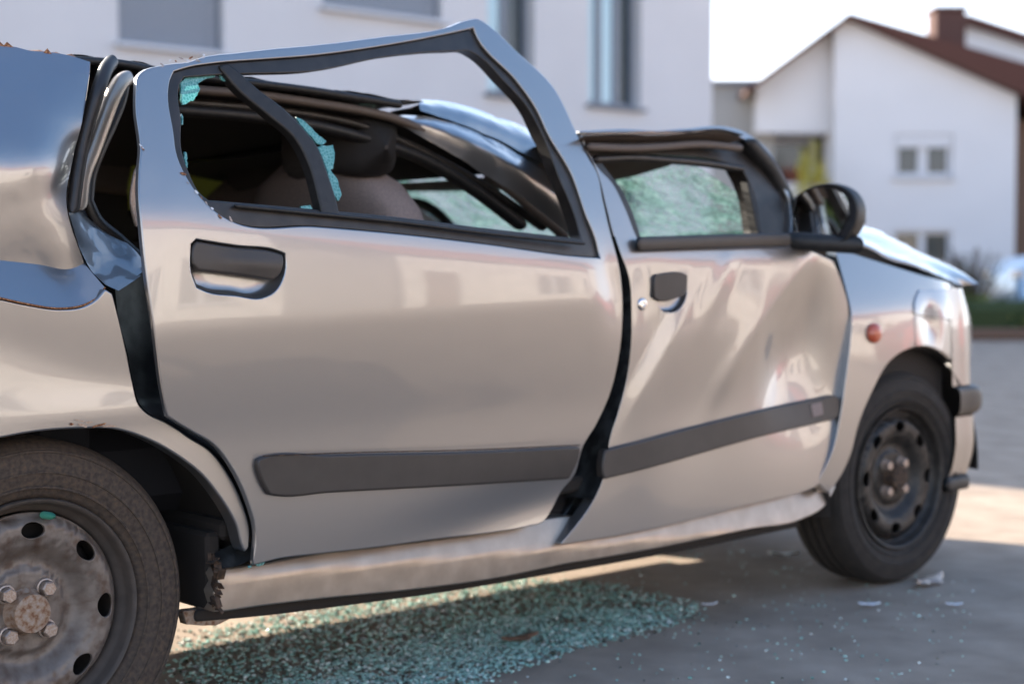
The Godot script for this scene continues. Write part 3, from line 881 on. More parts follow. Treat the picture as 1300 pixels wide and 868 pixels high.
func hedge_and_parked_car() -> void:
	var R := Vector3(0.737, 0, 0.676); var F := Vector3(0.676, 0, -0.737)
	var eye := Vector3(-1.1974, 0, 2.4135)
	var hp := eye + F * 18.1 + R * 7.4
	var kerb := MB.new()
	var at := Transform3D(Basis(Vector3.UP, -0.7426), eye + F * 17.7 + R * 7.4)
	kerb.box(Vector3(-2.5, 0, -0.3), Vector3(6, 0.13, 0), 0.02, at)
	tag(put(kerb, "planter_edge", M.wood_brown), "low brown edging at the foot of the hedge beside the road", "kerb")
	var h := thing("hedge", "low green clipped hedge along the far side of the road", "hedge", hp)
	h.rotation.y = -0.7426
	var core := MB.new()
	core.box(Vector3(-2.4, 0.0, -0.45), Vector3(6, 0.42, 0.15), 0.1)
	put(core, "branches", M.hedge_core, h, true)
	for k in 4:
		leaves(h, "foliage", Vector3(-1.4 + 2.0 * k, 0.3, -0.1), Vector3(1.35, 0.30, 0.42), 3500, 0.07, [Color(0.10, 0.13, 0.02), Color(0.06, 0.09, 0.02), Color(0.15, 0.16, 0.03)], 60 + k)
	var sh := thing("bare_shrub", "brownish bare shrub at the left end of the hedge", "shrub", eye + F * 19.2 + R * 5.45)
	var tw := MB.new()
	for k in 60:
		var d := Vector3(rng.randf_range(-0.35, 0.35), rng.randf_range(0.6, 1.05), rng.randf_range(-0.35, 0.35))
		bar(tw, PackedVector3Array([Vector3(d.x * 0.2, 0, d.z * 0.2), Vector3(d.x * 0.5, d.y * 0.6, d.z * 0.5), d]), 0.012, 0.012, Vector3.BACK, 2.0, 5, Vector2(1, 0.4))
	put(tw, "twigs", M.bark, sh, true)
	leaves(sh, "foliage", Vector3(0, 0.62, 0), Vector3(0.4, 0.4, 0.4), 500, 0.06, [Color(0.10, 0.07, 0.04), Color(0.07, 0.07, 0.03)], 71)
	parked_car(eye + F * 22.5 + R * 8.75, -0.7426 + PI, "light blue hatchback parked beyond the hedge, only its bonnet in view", M.blue_paint)
	parked_car(Vector3(15.5, 0, 7.5), PI, "red hatchback parked across the street, mirrored in the dented front door", M.red_paint)
	var gs := thing("green_shrub", "dark green shrub seen through the wreck's rear window", "shrub", Vector3(4.0, 0, -6.0))
	leaves(gs, "foliage", Vector3(0, 0.95, 0), Vector3(1.0, 0.75, 0.6), 2500, 0.1, [Color(0.16, 0.19, 0.03), Color(0.10, 0.13, 0.02)], 81)
	var gt := MB.new()
	bar(gt, PackedVector3Array([Vector3(0, 0, 0), Vector3(0.03, 0.5, 0), Vector3(0, 1.1, 0)]), 0.05, 0.05, Vector3.BACK)
	put(gt, "trunk", M.bark, gs, true)

func parked_car(at: Vector3, turn: float, label: String, paint: Material) -> void:
	var c := thing("parked_car", label, "car", at)
	c.rotation.y = turn
	# its own axes: x to its front, z to its left
	var prof := curve2(PackedVector2Array([Vector2(-1.85, 0.3), Vector2(-1.9, 0.7), Vector2(-1.75, 0.98), Vector2(1.0, 0.96), Vector2(1.75, 0.86), Vector2(1.95, 0.7), Vector2(1.95, 0.4), Vector2(1.85, 0.22), Vector2(-1.8, 0.22)]), 0.08)
	var body := MB.new()
	var cab := MB.new()
	var top := curve2(PackedVector2Array([Vector2(-1.75, 0.97), Vector2(-1.45, 1.32), Vector2(-0.9, 1.42), Vector2(0.0, 1.4), Vector2(0.85, 0.97)]), 0.08, false)
	extrude(body, prof, 0.82, 0.1)
	put(body, "body", paint, c, true)
	extrude(cab, top, 0.72, 0.22)
	put(cab, "cabin", paint, c, true)
	for s in [-1.0, 1.0]:
		for k in 2:
			var w := MB.new()
			var q: Array = [[-1.35, -0.5, -0.5, -1.2], [-0.4, 0.62, -0.05, -0.4]][k]
			var z: float = s * 0.735
			w.face(Vector3(q[0], 1.0, z), Vector3(q[1], 1.0, z), Vector3(q[2], 1.3, z * 0.9), Vector3(q[3], 1.3, z * 0.9), Vector3(0, 0, s))
			put(w, "side_window", M.window_glass, c, true)
	for x in [-1.2, 1.22]:
		for s in [-1.0, 1.0]:
			var w := MB.new()
			lathe(w, PackedVector2Array([Vector2(0.19, -0.19), Vector2(0.29, -0.18), Vector2(0.3, -0.02), Vector2(0.28, 0.0), Vector2(0.2, 0.0), Vector2(0.18, -0.03), Vector2(0.0, -0.02)]), 28)
			var o := put(w, "wheel", M.tyre, c, true)
			o.position = Vector3(x, 0.3, s * 0.84)
			if s < 0: o.rotation.y = PI
	for s in [-1.0, 1.0]:
		var l := MB.new()
		l.box(Vector3(1.82, 0.62, s * 0.62 - 0.14), Vector3(1.97, 0.76, s * 0.62 + 0.14), 0.03)
		put(l, "headlight", M.lamp_glass, c, true)

func extrude(mb: MB, prof: PackedVector2Array, half: float, inset: float) -> void:
	# a closed or open side outline drawn across, narrowing towards its top
	var g := []
	var hi := -1.0; var lo := 9.0
	for p in prof:
		hi = maxf(hi, p.y); lo = minf(lo, p.y)
	for s in [-1.0, -0.94, 0.0, 0.94, 1.0]:
		var line := PackedVector3Array()
		for i in prof.size() + 1:
			var p := prof[i % prof.size()]
			var k := 1.0 if absf(s) < 0.97 else 0.97
			var narrow := half - inset * (p.y - lo) / (hi - lo)
			line.append(Vector3(p.x * k, lo + (p.y - lo) * (k if absf(s) > 0.97 else 1.0), s * narrow))
		g.append(line)
	sheet(mb, g, Vector3.UP)
	for s in [-1.0, 1.0]:
		var ix := Geometry2D.triangulate_polygon(prof)
		var f := func(p: Vector2) -> Vector3: return Vector3(p.x * 0.97, lo + (p.y - lo) * 0.97, s * (half - inset * (p.y - lo) / (hi - lo)))
		for i in range(0, ix.size(), 3):
			mb.t(f.call(prof[ix[i]]), f.call(prof[ix[i + 1]]), f.call(prof[ix[i + 2]]), Vector3(0, 0.1, s), Vector3(0, 0.1, s), Vector3(0, 0.1, s))

# ---------- the wreck
func wrecked_car() -> void:
	var car := thing("wrecked_car", "crashed silver hatchback with crushed roof, sprung rear door and broken windows", "car", Vector3(1.2, 0, -0.8))
	quarter_panel(car)
	rear_door(car)
	front_door(car)
	front_end(car)
	sill_and_floor(car)
	roof(car)
	cabin(car)
	far_side(car)
	wheels(car)

func quarter_panel(car: Node3D) -> void:
	var rows := [
		p3([-0.78, 1.21, -0.26, 0.004, 1.223, -0.15, 0.03, 1.221, -0.147, 0.049, 1.217, -0.143, 0.083, 1.217, -0.14, 0.118, 1.214, -0.135, 0.155, 1.205, -0.128]),
		p3([-0.78, 1.17, -0.16, -0.008, 1.192, -0.125, 0.042, 1.185, -0.12, 0.093, 1.182, -0.115, 0.144, 1.182, -0.11]),
		p3([-0.78, 1.08, -0.06, -0.035, 1.107, -0.07, 0.044, 1.101, -0.065, 0.111, 1.098, -0.075]),
		p3([-0.78, 0.98, -0.02, -0.057, 1.028, -0.026, 0.018, 1.026, -0.028, 0.051, 1.025, -0.04, 0.091, 1.037, -0.07]),
		p3([-0.78, 0.92, -0.02, -0.058, 0.947, -0.027, 0.018, 0.949, -0.031, 0.065, 0.954, -0.045]),
		p3([-0.78, 0.87, -0.045, -0.054, 0.866, -0.038, 0.015, 0.859, -0.042, 0.071, 0.852, -0.046, 0.098, 0.861, -0.05]),
		p3([-0.78, 0.8, 0.02, -0.078, 0.807, 0.012, -0.038, 0.798, 0.012, 0.027, 0.789, 0.012, 0.062, 0.793, 0.01, 0.092, 0.806, 0.007, 0.11, 0.821, -0.003])]
	var mb := MB.new()
	loft(mb, [rows[0], rows[1]], 90, 5, Vector3.BACK, 0.0015)
	loft(mb, rows.slice(1, 6), 90, 10, Vector3.BACK, 0.0008)
	loft(mb, [rows[5], rows[6]], 90, 6, Vector3.BACK, 0.0008)
	# its front edge turned in
	var edge := PackedVector3Array()
	for r in rows: edge.append(r[r.size() - 1])
	edge = curve3(edge, 0.02)
	var inner := PackedVector3Array()
	for p in edge: inner.append(p + Vector3(0.025, 0, -0.07))
	loft(mb, [edge, inner], 40, 2, Vector3(1, 0, 0.3), 0.001, true)
	var q := put(mb, "quarter_panel", M.silver_paint, car)
	# torn edge along the roof
	var torn := MB.new()
	var line := at_length(curve3(rows[0], 0.01), 70)
	for i in range(28, 69):
		var a := line[i]; var b := line[i + 1]
		var h1 := 0.012 * maxf(0.0, wrinkle.get_noise_1d(i * 23.0) + 0.15); var h2 := 0.012 * maxf(0.0, wrinkle.get_noise_1d((i + 1) * 23.0) + 0.15)
		torn.flat(a, b, b + Vector3(0, h2, -0.01)); torn.flat(a, b + Vector3(0, h2, -0.01), a + Vector3(0, h1, -0.01))
		if rng.randf() < 0.4:
			torn.flat(a + Vector3(0, -0.002, 0.002), b + Vector3(0.004, -rng.randf() * 0.008, 0.003), (a + b) / 2.0 + Vector3(0, 0.006, 0.002))
	put(torn, "torn_edge", M.bare_edge, q, true)
	# cracked paint along the lip of the dent
	var lip := MB.new()
	bar(lip, curve3(rows[6], 0.01), 0.0016, 0.0016, Vector3.BACK, 2.0, 6)
	put(lip, "cracked_lip", M.bare_edge, q, true)
	var low := MB.new()
	var outline := curve2(pts([-0.78, 0.8, -0.077, 0.806, -0.037, 0.797, 0.027, 0.788, 0.061, 0.791, 0.088, 0.805, 0.101, 0.82, 0.115, 0.812, 0.126, 0.775, 0.143, 0.715, 0.156, 0.661, 0.167, 0.623, 0.181, 0.61, 0.211, 0.596, 0.233, 0.584, 0.265, 0.562, 0.301, 0.54, 0.342, 0.492, 0.37, 0.439, 0.384, 0.39, 0.382, 0.358, 0.373, 0.349, 0.365, 0.366, 0.356, 0.399, 0.341, 0.426, 0.317, 0.46, 0.288, 0.494, 0.241, 0.531, 0.184, 0.564, 0.128, 0.585, 0.046, 0.593, -0.03, 0.592, -0.08, 0.587, -0.2, 0.575, -0.29, 0.5, -0.345, 0.4, -0.355, 0.27, -0.78, 0.27]))
	panel(low, outline, [], ZF_quarter, 0.0, 0.012, 0.004, 0.03)
	var ql := put(low, "quarter_panel", M.silver_paint, car)
	ql.set_meta("label", "lower part of the quarter panel with the wheel arch")
	# flaked paint and rust on the arch
	for k in 6:
		var f := MB.new()
		var p: Vector2 = pts([0.041, 0.601, 0.055, 0.606, 0.072, 0.602, 0.09, 0.596, 0.109, 0.593, 0.06, 0.598, 0.08, 0.592, 0.1, 0.588, 0.048, 0.597, 0.22, 0.545, 0.226, 0.536, 0.231, 0.543, 0.027, 0.599, 0.12, 0.588])[k]
		var poly := ragged(ellipse(p, rng.randf_range(0.003, 0.014), rng.randf_range(0.0012, 0.003), rng.randf_range(-0.4, 0.4), 9), 0.0008)
		panel(f, poly, [], ZF_quarter, 0.0016, 0.01, 0.0006, 0.0)
		put(f, "paint_flake", M.bare_edge if k % 3 == 0 else M.bolt, ql, true)
	# rear end, out of the picture
	var tail := MB.new()
	loft(tail, [p3([-0.78, 1.2, -0.30, -0.80, 1.19, -0.8, -0.78, 1.2, -1.3]), p3([-0.78, 0.9, -0.03, -0.86, 0.9, -0.8, -0.78, 0.9, -1.57]), p3([-0.78, 0.27, 0.0, -0.88, 0.27, -0.8, -0.78, 0.27, -1.6])], 20, 8, Vector3.LEFT)
	put(tail, "tailgate", M.silver_paint, car)
	# door aperture: seals, folded pillar flange, jamb
	var seal := MB.new()
	bar(seal, curve3(p3([0.208, 1.212, -0.15, 0.186, 1.195, -0.13, 0.168, 1.17, -0.115, 0.14, 1.107, -0.105, 0.122, 1.053, -0.1, 0.105, 0.992, -0.09, 0.097, 0.956, -0.085]), 0.012), 0.012, 0.011, Vector3.BACK, 2.4)
	put(seal, "door_seal", M.seal_rubber, car)
	var flange := MB.new()
	bar(flange, curve3(p3([0.247, 1.187, -0.17, 0.233, 1.181, -0.16, 0.214, 1.161, -0.15, 0.187, 1.112, -0.14, 0.159, 1.056, -0.13, 0.133, 1.007, -0.12, 0.124, 0.963, -0.115]), 0.012), 0.014, 0.013, Vector3.BACK, 3.0)
	put(flange, "pillar_flange", M.sill_paint, car)
	var s2 := MB.new()
	bar(s2, curve3(p3([0.24, 1.178, -0.165, 0.231, 1.15, -0.16, 0.206, 1.103, -0.15, 0.177, 1.055, -0.14, 0.156, 1.009, -0.135, 0.148, 0.968, -0.13, 0.164, 0.937, -0.13, 0.203, 0.906, -0.13, 0.253, 0.865, -0.13]), 0.012), 0.010, 0.011, Vector3.BACK, 2.4)
	put(s2, "door_seal", M.seal_rubber, car)
	var blue := MB.new()
	loft(blue, [
		p3([0.102, 0.962, -0.105, 0.127, 0.952, -0.12, 0.153, 0.934, -0.125, 0.196, 0.91, -0.125, 0.228, 0.885, -0.115, 0.244, 0.861, -0.105]),
		p3([0.092, 0.946, -0.09, 0.114, 0.917, -0.09, 0.142, 0.891, -0.09, 0.178, 0.864, -0.085, 0.199, 0.85, -0.075, 0.214, 0.84, -0.07]),
		p3([0.08, 0.931, -0.07, 0.083, 0.908, -0.06, 0.095, 0.876, -0.05, 0.104, 0.851, -0.04, 0.119, 0.825, -0.018, 0.142, 0.815, -0.016])], 40, 8, Vector3(0, 1, 1), 0.002)
	put(blue, "door_jamb", M.silver_paint, car)
	var jamb := MB.new()
	loft(jamb, [
		p3([0.138, 0.818, -0.02, 0.141, 0.773, -0.016, 0.157, 0.714, -0.016, 0.168, 0.659, -0.016, 0.181, 0.621, -0.016, 0.199, 0.605, -0.016, 0.227, 0.592, -0.016]),
		p3([0.18, 0.829, -0.05, 0.193, 0.773, -0.05, 0.207, 0.71, -0.05, 0.216, 0.655, -0.05, 0.224, 0.62, -0.05, 0.234, 0.606, -0.045, 0.243, 0.593, -0.03]),
		p3([0.244, 0.856, -0.09, 0.271, 0.792, -0.11, 0.281, 0.728, -0.11, 0.288, 0.648, -0.11, 0.288, 0.609, -0.1, 0.282, 0.598, -0.08, 0.267, 0.587, -0.05])], 30, 6, Vector3(0.3, 0, 1))
	put(jamb, "door_jamb", M.jamb_paint, car)
	var gap := MB.new()
	loft(gap, [p3([0.221, 0.595, -0.018, 0.248, 0.581, -0.018, 0.279, 0.559, -0.018, 0.315, 0.537, -0.018, 0.357, 0.489, -0.018, 0.384, 0.435, -0.018, 0.398, 0.386, -0.018, 0.4, 0.346, -0.018]), p3([0.257, 0.602, -0.05, 0.296, 0.577, -0.05, 0.33, 0.554, -0.05, 0.367, 0.516, -0.05, 0.405, 0.463, -0.05, 0.433, 0.402, -0.05, 0.445, 0.351, -0.05, 0.441, 0.315, -0.05])], 40, 2, Vector3(0.3, 0, 1), 0.0, true)
	put(gap, "arch_seal", M.rubber, car)
	# torn cable and cloth in the gap behind the door
	var rag := MB.new()
	for k in 4:
		bar(rag, curve3(p3([0.281, 1.028, -0.2, 0.274, 1.001, -0.2, 0.271, 0.969, -0.2, 0.28, 0.931, -0.2]), 0.02), 0.004, 0.004, Vector3.BACK, 2.0, 6)
		for i in range(maxi(0, rag.v.size() - 400), rag.v.size()): rag.v[i] += Vector3(0.008 * k, 0.004 * k, -0.01 * k)
	put(rag, "torn_cable", M.bolt, car)

func rear_door(car: Node3D) -> void:
	var skin := curve2(pts([0.191, 1.156, 0.196, 1.174, 0.207, 1.185, 0.249, 1.2, 0.304, 1.211, 0.328, 1.22, 0.404, 1.235, 0.485, 1.25, 0.576, 1.265, 0.754, 1.299, 0.938, 1.337, 1.005, 1.36, 1.039, 1.366, 1.067, 1.354, 1.133, 1.305, 1.226, 1.231, 1.259, 1.151, 1.287, 1.082, 1.3, 1.061, 1.301, 0.994, 1.306, 0.921, 1.311, 0.898, 1.318, 0.867, 1.326, 0.827, 1.33, 0.774, 1.329, 0.715, 1.323, 0.656, 1.303, 0.58, 1.262, 0.515, 1.222, 0.47, 1.203, 0.411, 1.171, 0.383, 1.144, 0.348, 1.113, 0.322, 1.071, 0.318, 0.97, 0.317, 0.806, 0.323, 0.691, 0.325, 0.516, 0.331, 0.438, 0.333, 0.381, 0.328, 0.385, 0.392, 0.368, 0.444, 0.338, 0.501, 0.296, 0.551, 0.258, 0.573, 0.224, 0.593, 0.205, 0.605, 0.191, 0.66, 0.177, 0.737, 0.168, 0.796, 0.161, 0.864, 0.158, 0.931, 0.158, 0.955, 0.169, 1.019, 0.178, 1.052, 0.18, 1.073, 0.182, 1.112]))
	var opening := curve2(pts([0.257, 1.174, 0.268, 1.19, 0.302, 1.201, 0.354, 1.212, 0.452, 1.227, 0.571, 1.245, 0.749, 1.28, 0.95, 1.327, 1.016, 1.344, 1.024, 1.321, 1.111, 1.239, 1.151, 1.185, 1.173, 1.127, 1.217, 1.049, 1.238, 0.956, 1.254, 0.909, 1.26, 0.872, 1.207, 0.874, 0.908, 0.9, 0.687, 0.917, 0.506, 0.927, 0.331, 0.934, 0.306, 0.946, 0.277, 0.971, 0.257, 1.002, 0.244, 1.04, 0.245, 1.086, 0.248, 1.147]))
	var pocket := curve2(pts([0.247, 0.877, 0.249, 0.893, 0.259, 0.901, 0.337, 0.891, 0.421, 0.883, 0.436, 0.878, 0.438, 0.864, 0.429, 0.831, 0.413, 0.812, 0.385, 0.801, 0.334, 0.806, 0.277, 0.813, 0.257, 0.821, 0.247, 0.847]))
	var mb := MB.new()
	panel(mb, skin, [opening, pocket], ZF_rear_door, 0.0, 0.012, 0.003, 0.008)
	var door := put(mb, "rear_door", M.silver_paint, car)
	door.set_meta("label", "sprung rear door standing out from the body")
	# inner shell
	var inner := MB.new()
	var small := Geometry2D.offset_polygon(skin, -0.03)[0]
	panel(inner, small, [Geometry2D.offset_polygon(opening, 0.003)[0]], ZF_rear_door, -0.045, 0.04, 0.003, 0.01)
	put(inner, "inner_shell", M.jamb_paint, door, true)
	# rubber run round the window
	var clear := curve2(pts([0.277, 1.165, 0.29, 1.182, 0.377, 1.194, 0.454, 1.202, 0.563, 1.214, 0.752, 1.258, 0.949, 1.289, 1, 1.293, 1.024, 1.284, 1.08, 1.237, 1.131, 1.189, 1.161, 1.127, 1.183, 1.041, 1.208, 0.955, 1.212, 0.912, 0.926, 0.931, 0.703, 0.948, 0.52, 0.958, 0.295, 0.969, 0.28, 0.981, 0.266, 1.013, 0.259, 1.049, 0.269, 1.111, 0.272, 1.15]))
	var ring := MB.new()
	panel(ring, opening, [clear], ZF_rear_door, -0.008, 0.012, 0.003, 0.03)
	put(ring, "window_seal", M.seal_rubber, door, true)
	var lip := MB.new()
	bar(lip, curve3(p3([0.345, 0.96, 0.03, 0.41, 0.956, 0.03, 0.511, 0.95, 0.03, 0.691, 0.939, 0.03, 0.909, 0.921, 0.03, 1.191, 0.902, 0.03]), 0.03), 0.006, 0.004, Vector3.UP, 2.2, 8)
	put(lip, "window_seal", M.rubber, door, true)
	var post := MB.new()
	var bend := curve2(pts([0.36, 1.209, 0.383, 1.215, 0.4, 1.203, 0.44, 1.17, 0.48, 1.144, 0.52, 1.107, 0.546, 1.072, 0.556, 1.032, 0.565, 0.985, 0.569, 0.947, 0.528, 0.946, 0.525, 0.983, 0.518, 1.039, 0.5, 1.082, 0.451, 1.123, 0.392, 1.169]))
	panel(post, bend, [], ZF_rear_door, -0.002, 0.012, 0.005, 0.02)
	put(post, "window_divider", M.rubber, door, true)
	# chipped paint round the top corner and the lower corner of the opening
	var chips := pts([0.248, 1.202, 0.262, 1.206, 0.272, 1.206, 0.284, 1.212, 0.295, 1.209, 0.307, 1.215, 0.318, 1.215, 0.332, 1.223, 0.249, 1.01, 0.257, 0.997, 0.265, 0.983, 0.274, 0.972, 0.285, 0.963, 0.295, 0.951, 0.31, 0.943, 0.328, 0.934, 0.178, 1.056, 0.182, 1.05])
	for k in chips.size():
		var f := MB.new()
		panel(f, ragged(ellipse(chips[k] + Vector2(rng.randf_range(-0.003, 0.003), rng.randf_range(-0.002, 0.004)), rng.randf_range(0.002, 0.006), rng.randf_range(0.001, 0.0022), rng.randf_range(-0.6, 0.6) - (0.8 if k > 7 else 0.0), 8), 0.0006), [], ZF_rear_door, 0.0014, 0.01, 0.0005, 0.0)
		put(f, "paint_chip", [M.bolt, M.frame_white, M.bare_edge][k % 3], door, true)
	# handle in its recess
	var bowl := MB.new()
	recess(bowl, pocket, ZF_rear_door, 0.022)
	put(bowl, "handle_recess", M.silver_paint, door, true)
	var hd := MB.new()
	panel(hd, curve2(pts([0.249, 0.861, 0.252, 0.889, 0.26, 0.899, 0.337, 0.889, 0.418, 0.881, 0.434, 0.876, 0.433, 0.861, 0.424, 0.839, 0.412, 0.831, 0.335, 0.841, 0.261, 0.849])), [], ZF_rear_door + [["bump", 0.38, 0.86, 0.09, 0.018, -0.05, 0.006]], -0.002, 0.008, 0.005, 0.008)
	put(hd, "handle", M.trim, door, true)
	# rubbing strip
	var strip := MB.new()
	panel(strip, curve2(pts([0.381, 0.506, 0.382, 0.518, 0.394, 0.521, 0.537, 0.513, 0.894, 0.49, 1.204, 0.475, 1.199, 0.447, 1.177, 0.408, 0.898, 0.423, 0.539, 0.443, 0.421, 0.449, 0.406, 0.453, 0.391, 0.477])), [], ZF_rear_door, 0.012, 0.008, 0.005, 0.014)
	put(strip, "rubbing_strip", M.trim, door, true)
	var dirt := MB.new()
	bar(dirt, curve3(p3([0.388, 0.524, 0.042, 0.534, 0.517, 0.042, 0.883, 0.496, 0.042, 1.171, 0.483, 0.042]), 0.05), 0.0012, 0.0012, Vector3.BACK, 2.0, 6)
	put(dirt, "dirt_line", M.dark_rust, door, true)
	# what is left of the glass
	var bits := [
		pts([0.285, 1.172, 0.308, 1.188, 0.338, 1.195, 0.371, 1.2, 0.357, 1.19, 0.336, 1.183, 0.321, 1.173, 0.323, 1.165, 0.315, 1.153, 0.305, 1.143, 0.292, 1.138, 0.28, 1.133]),
		pts([0.276, 1.122, 0.279, 1.113, 0.277, 1.104, 0.272, 1.097]),
		pts([0.267, 1.055, 0.273, 1.049, 0.271, 1.036, 0.271, 1.023, 0.266, 1.025]),
		pts([0.37, 1.197, 0.39, 1.193, 0.39, 1.184, 0.378, 1.182, 0.371, 1.187]),
		pts([0.409, 1.202, 0.464, 1.221, 0.491, 1.225, 0.541, 1.232, 0.562, 1.232, 0.534, 1.221, 0.479, 1.212, 0.439, 1.201]),
		pts([0.519, 1.128, 0.535, 1.122, 0.55, 1.108, 0.563, 1.096, 0.579, 1.086, 0.566, 1.078, 0.556, 1.081, 0.549, 1.089, 0.53, 1.109]),
		pts([0.556, 1.075, 0.592, 1.08, 0.592, 1.062, 0.581, 1.035, 0.575, 1.032, 0.585, 1.019, 0.589, 0.997, 0.591, 0.989, 0.58, 0.974, 0.575, 0.982, 0.566, 1.033]),
		pts([0.507, 1.075, 0.523, 1.067, 0.515, 1.067]),
		pts([0.492, 0.963, 0.514, 0.966, 0.519, 0.959, 0.498, 0.956]),
		pts([1.216, 1.041, 1.224, 0.981, 1.235, 0.942, 1.237, 0.912, 1.218, 0.911, 1.217, 0.942, 1.213, 1.001]),
		pts([1.173, 1.13, 1.187, 1.09, 1.207, 1.037, 1.205, 1.024, 1.191, 1.042])]
	for k in bits.size():
		var g := MB.new()
		panel(g, ragged(curve2(bits[k], 0.006), 0.0012), [], ZF_rear_door, -0.016, 0.012, 0.0006, 0.004)
		put(g, "glass_remnant", M.crazed_glass, door, true)

# a dished recess behind an outline
func recess(mb: MB, loop: PackedVector2Array, t: Array, depth: float) -> void:
	var c := Vector2.ZERO
	for p in loop: c += p / loop.size()
	var prev := []
	for ring in [[1.0, 0.0], [0.97, 0.35], [0.92, 0.7], [0.82, 0.93], [0.6, 1.0], [0.05, 1.0]]:
		var line := []
		for p in loop:
			var q: Vector2 = c + (p - c) * ring[0]
			line.append(on(t, q, -0.004 - depth * ring[1]))
		prev.append(PackedVector3Array(line + [line[0]]))
	sheet(mb, prev, Vector3.BACK)

func front_door(car: Node3D) -> void:
	var skin := curve2(pts([1.344, 0.881, 1.367, 0.826, 1.373, 0.748, 1.372, 0.679, 1.364, 0.61, 1.341, 0.543, 1.313, 0.478, 1.303, 0.426, 1.289, 0.389, 1.26, 0.348, 1.215, 0.307, 1.162, 0.268, 1.379, 0.268, 1.549, 0.274, 1.731, 0.285, 1.924, 0.294, 1.998, 0.298, 2.077, 0.314, 2.142, 0.377, 2.183, 0.465, 2.206, 0.562, 2.201, 0.681, 2.189, 0.751, 2.159, 0.807, 2.117, 0.866, 2.042, 0.887, 1.967, 0.9, 1.962, 0.925, 1.982, 0.999, 1.982, 1.045, 1.934, 1.136, 1.882, 1.166, 1.841, 1.179, 1.798, 1.184, 1.637, 1.171, 1.526, 1.16, 1.447, 1.159, 1.284, 1.146, 1.292, 1.114, 1.315, 1.065, 1.325, 0.983, 1.334, 0.913]))
	var opening := curve2(pts([1.295, 1.135, 1.444, 1.146, 1.522, 1.147, 1.662, 1.162, 1.779, 1.17, 1.838, 1.16, 1.89, 1.136, 1.943, 1.08, 1.98, 1.012, 1.968, 0.954, 1.942, 0.9, 1.812, 0.898, 1.661, 0.895, 1.419, 0.887, 1.402, 0.923, 1.382, 0.984, 1.356, 1.036, 1.322, 1.067, 1.302, 1.097]))
	var pocket := curve2(pts([1.456, 0.794, 1.458, 0.812, 1.553, 0.815, 1.552, 0.793, 1.534, 0.765, 1.51, 0.752, 1.478, 0.754, 1.459, 0.772]))
	var mb := MB.new()
	panel(mb, skin, [opening, pocket], ZF_front_door, 0.0, 0.008, 0.002, 0.03)
	var door := put(mb, "front_door", M.silver_paint, car)
	door.set_meta("label", "dented front door with flattened window frame")
	var inner := MB.new()
	panel(inner, Geometry2D.offset_polygon(skin, -0.004)[0], [Geometry2D.offset_polygon(opening, 0.003)[0]], ZF_front_door, -0.06, 0.04, 0.003, 0.01)
	put(inner, "inner_shell", M.jamb_paint, door, true)
	var ring := MB.new()
	panel(ring, opening, [curve2(pts([1.342, 1.091, 1.453, 1.103, 1.572, 1.107, 1.705, 1.107, 1.831, 1.09, 1.856, 1.038, 1.855, 0.928, 1.67, 0.924, 1.432, 0.916, 1.419, 0.975, 1.394, 1.027, 1.362, 1.064]))], ZF_front_door, -0.012, 0.012, 0.003, 0.05)
	put(ring, "window_seal", M.seal_rubber, door, true)
	var sill := MB.new()
	bar(sill, curve3(p3([1.396, 0.902, 0, 1.517, 0.906, 0.002, 1.68, 0.911, 0.002, 1.915, 0.917, 0]), 0.03), 0.016, 0.008, Vector3.BACK, 3.0)
	put(sill, "belt_strip", M.trim, door, true)
	# seals hanging from the crushed frame
	for k in 2:
		var t := MB.new()
		bar(t, curve3([p3([1.29, 1.111, -0.05, 1.418, 1.114, -0.05, 1.521, 1.122, -0.05, 1.656, 1.134, -0.05, 1.791, 1.132, -0.05]), p3([1.332, 1.087, -0.07, 1.439, 1.095, -0.07, 1.557, 1.095, -0.07, 1.688, 1.093, -0.07, 1.822, 1.085, -0.07])][k], 0.03), 0.012, 0.009, Vector3.UP, 2.4)
		put(t, "window_seal", [M.headliner, M.seal_rubber][k], door, true)
	var corner := MB.new()
	panel(corner, curve2(pts([1.846, 1.155, 1.893, 1.134, 1.946, 1.079, 1.987, 1.012, 1.966, 0.925, 1.943, 0.904, 1.851, 0.903, 1.85, 0.943, 1.848, 1.052])), [], ZF_front_door, -0.014, 0.012, 0.004, 0.02)
	put(corner, "mirror_corner", M.rubber, door, true)
	var bowl := MB.new()
	recess(bowl, pocket, ZF_front_door, 0.011)
	put(bowl, "handle_recess", M.silver_paint, door, true)
	var hd := MB.new()
	panel(hd, curve2(pts([1.442, 0.828, 1.45, 0.836, 1.535, 0.839, 1.551, 0.834, 1.546, 0.797, 1.535, 0.787, 1.455, 0.779, 1.442, 0.786])), [], ZF_front_door, 0.008, 0.006, 0.003, 0.02)
	put(hd, "handle", M.trim, door, true)
	var lock := MB.new()
	var lp := on(ZF_front_door, pts([1.409, 0.771])[0])
	lathe(lock, PackedVector2Array([Vector2(0.014, -0.002), Vector2(0.0135, 0.003), Vector2(0.011, 0.005), Vector2(0.006, 0.005), Vector2(0.004, 0.002), Vector2(0.0, 0.002)]), 24, 0.0, TAU, lp)
	put(lock, "lock", M.chrome, door, true)
	var strip := MB.new()
	panel(strip, curve2(pts([1.288, 0.46, 1.519, 0.483, 1.78, 0.507, 2.084, 0.527, 2.116, 0.53, 2.137, 0.529, 2.152, 0.522, 2.154, 0.502, 2.149, 0.479, 2.132, 0.47, 2.094, 0.466, 1.778, 0.444, 1.518, 0.417, 1.284, 0.396, 1.28, 0.425])), [], ZF_front_door, 0.012, 0.006, 0.005, 0.014)
	put(strip, "rubbing_strip", M.trim, door, true)
	var clip := MB.new()
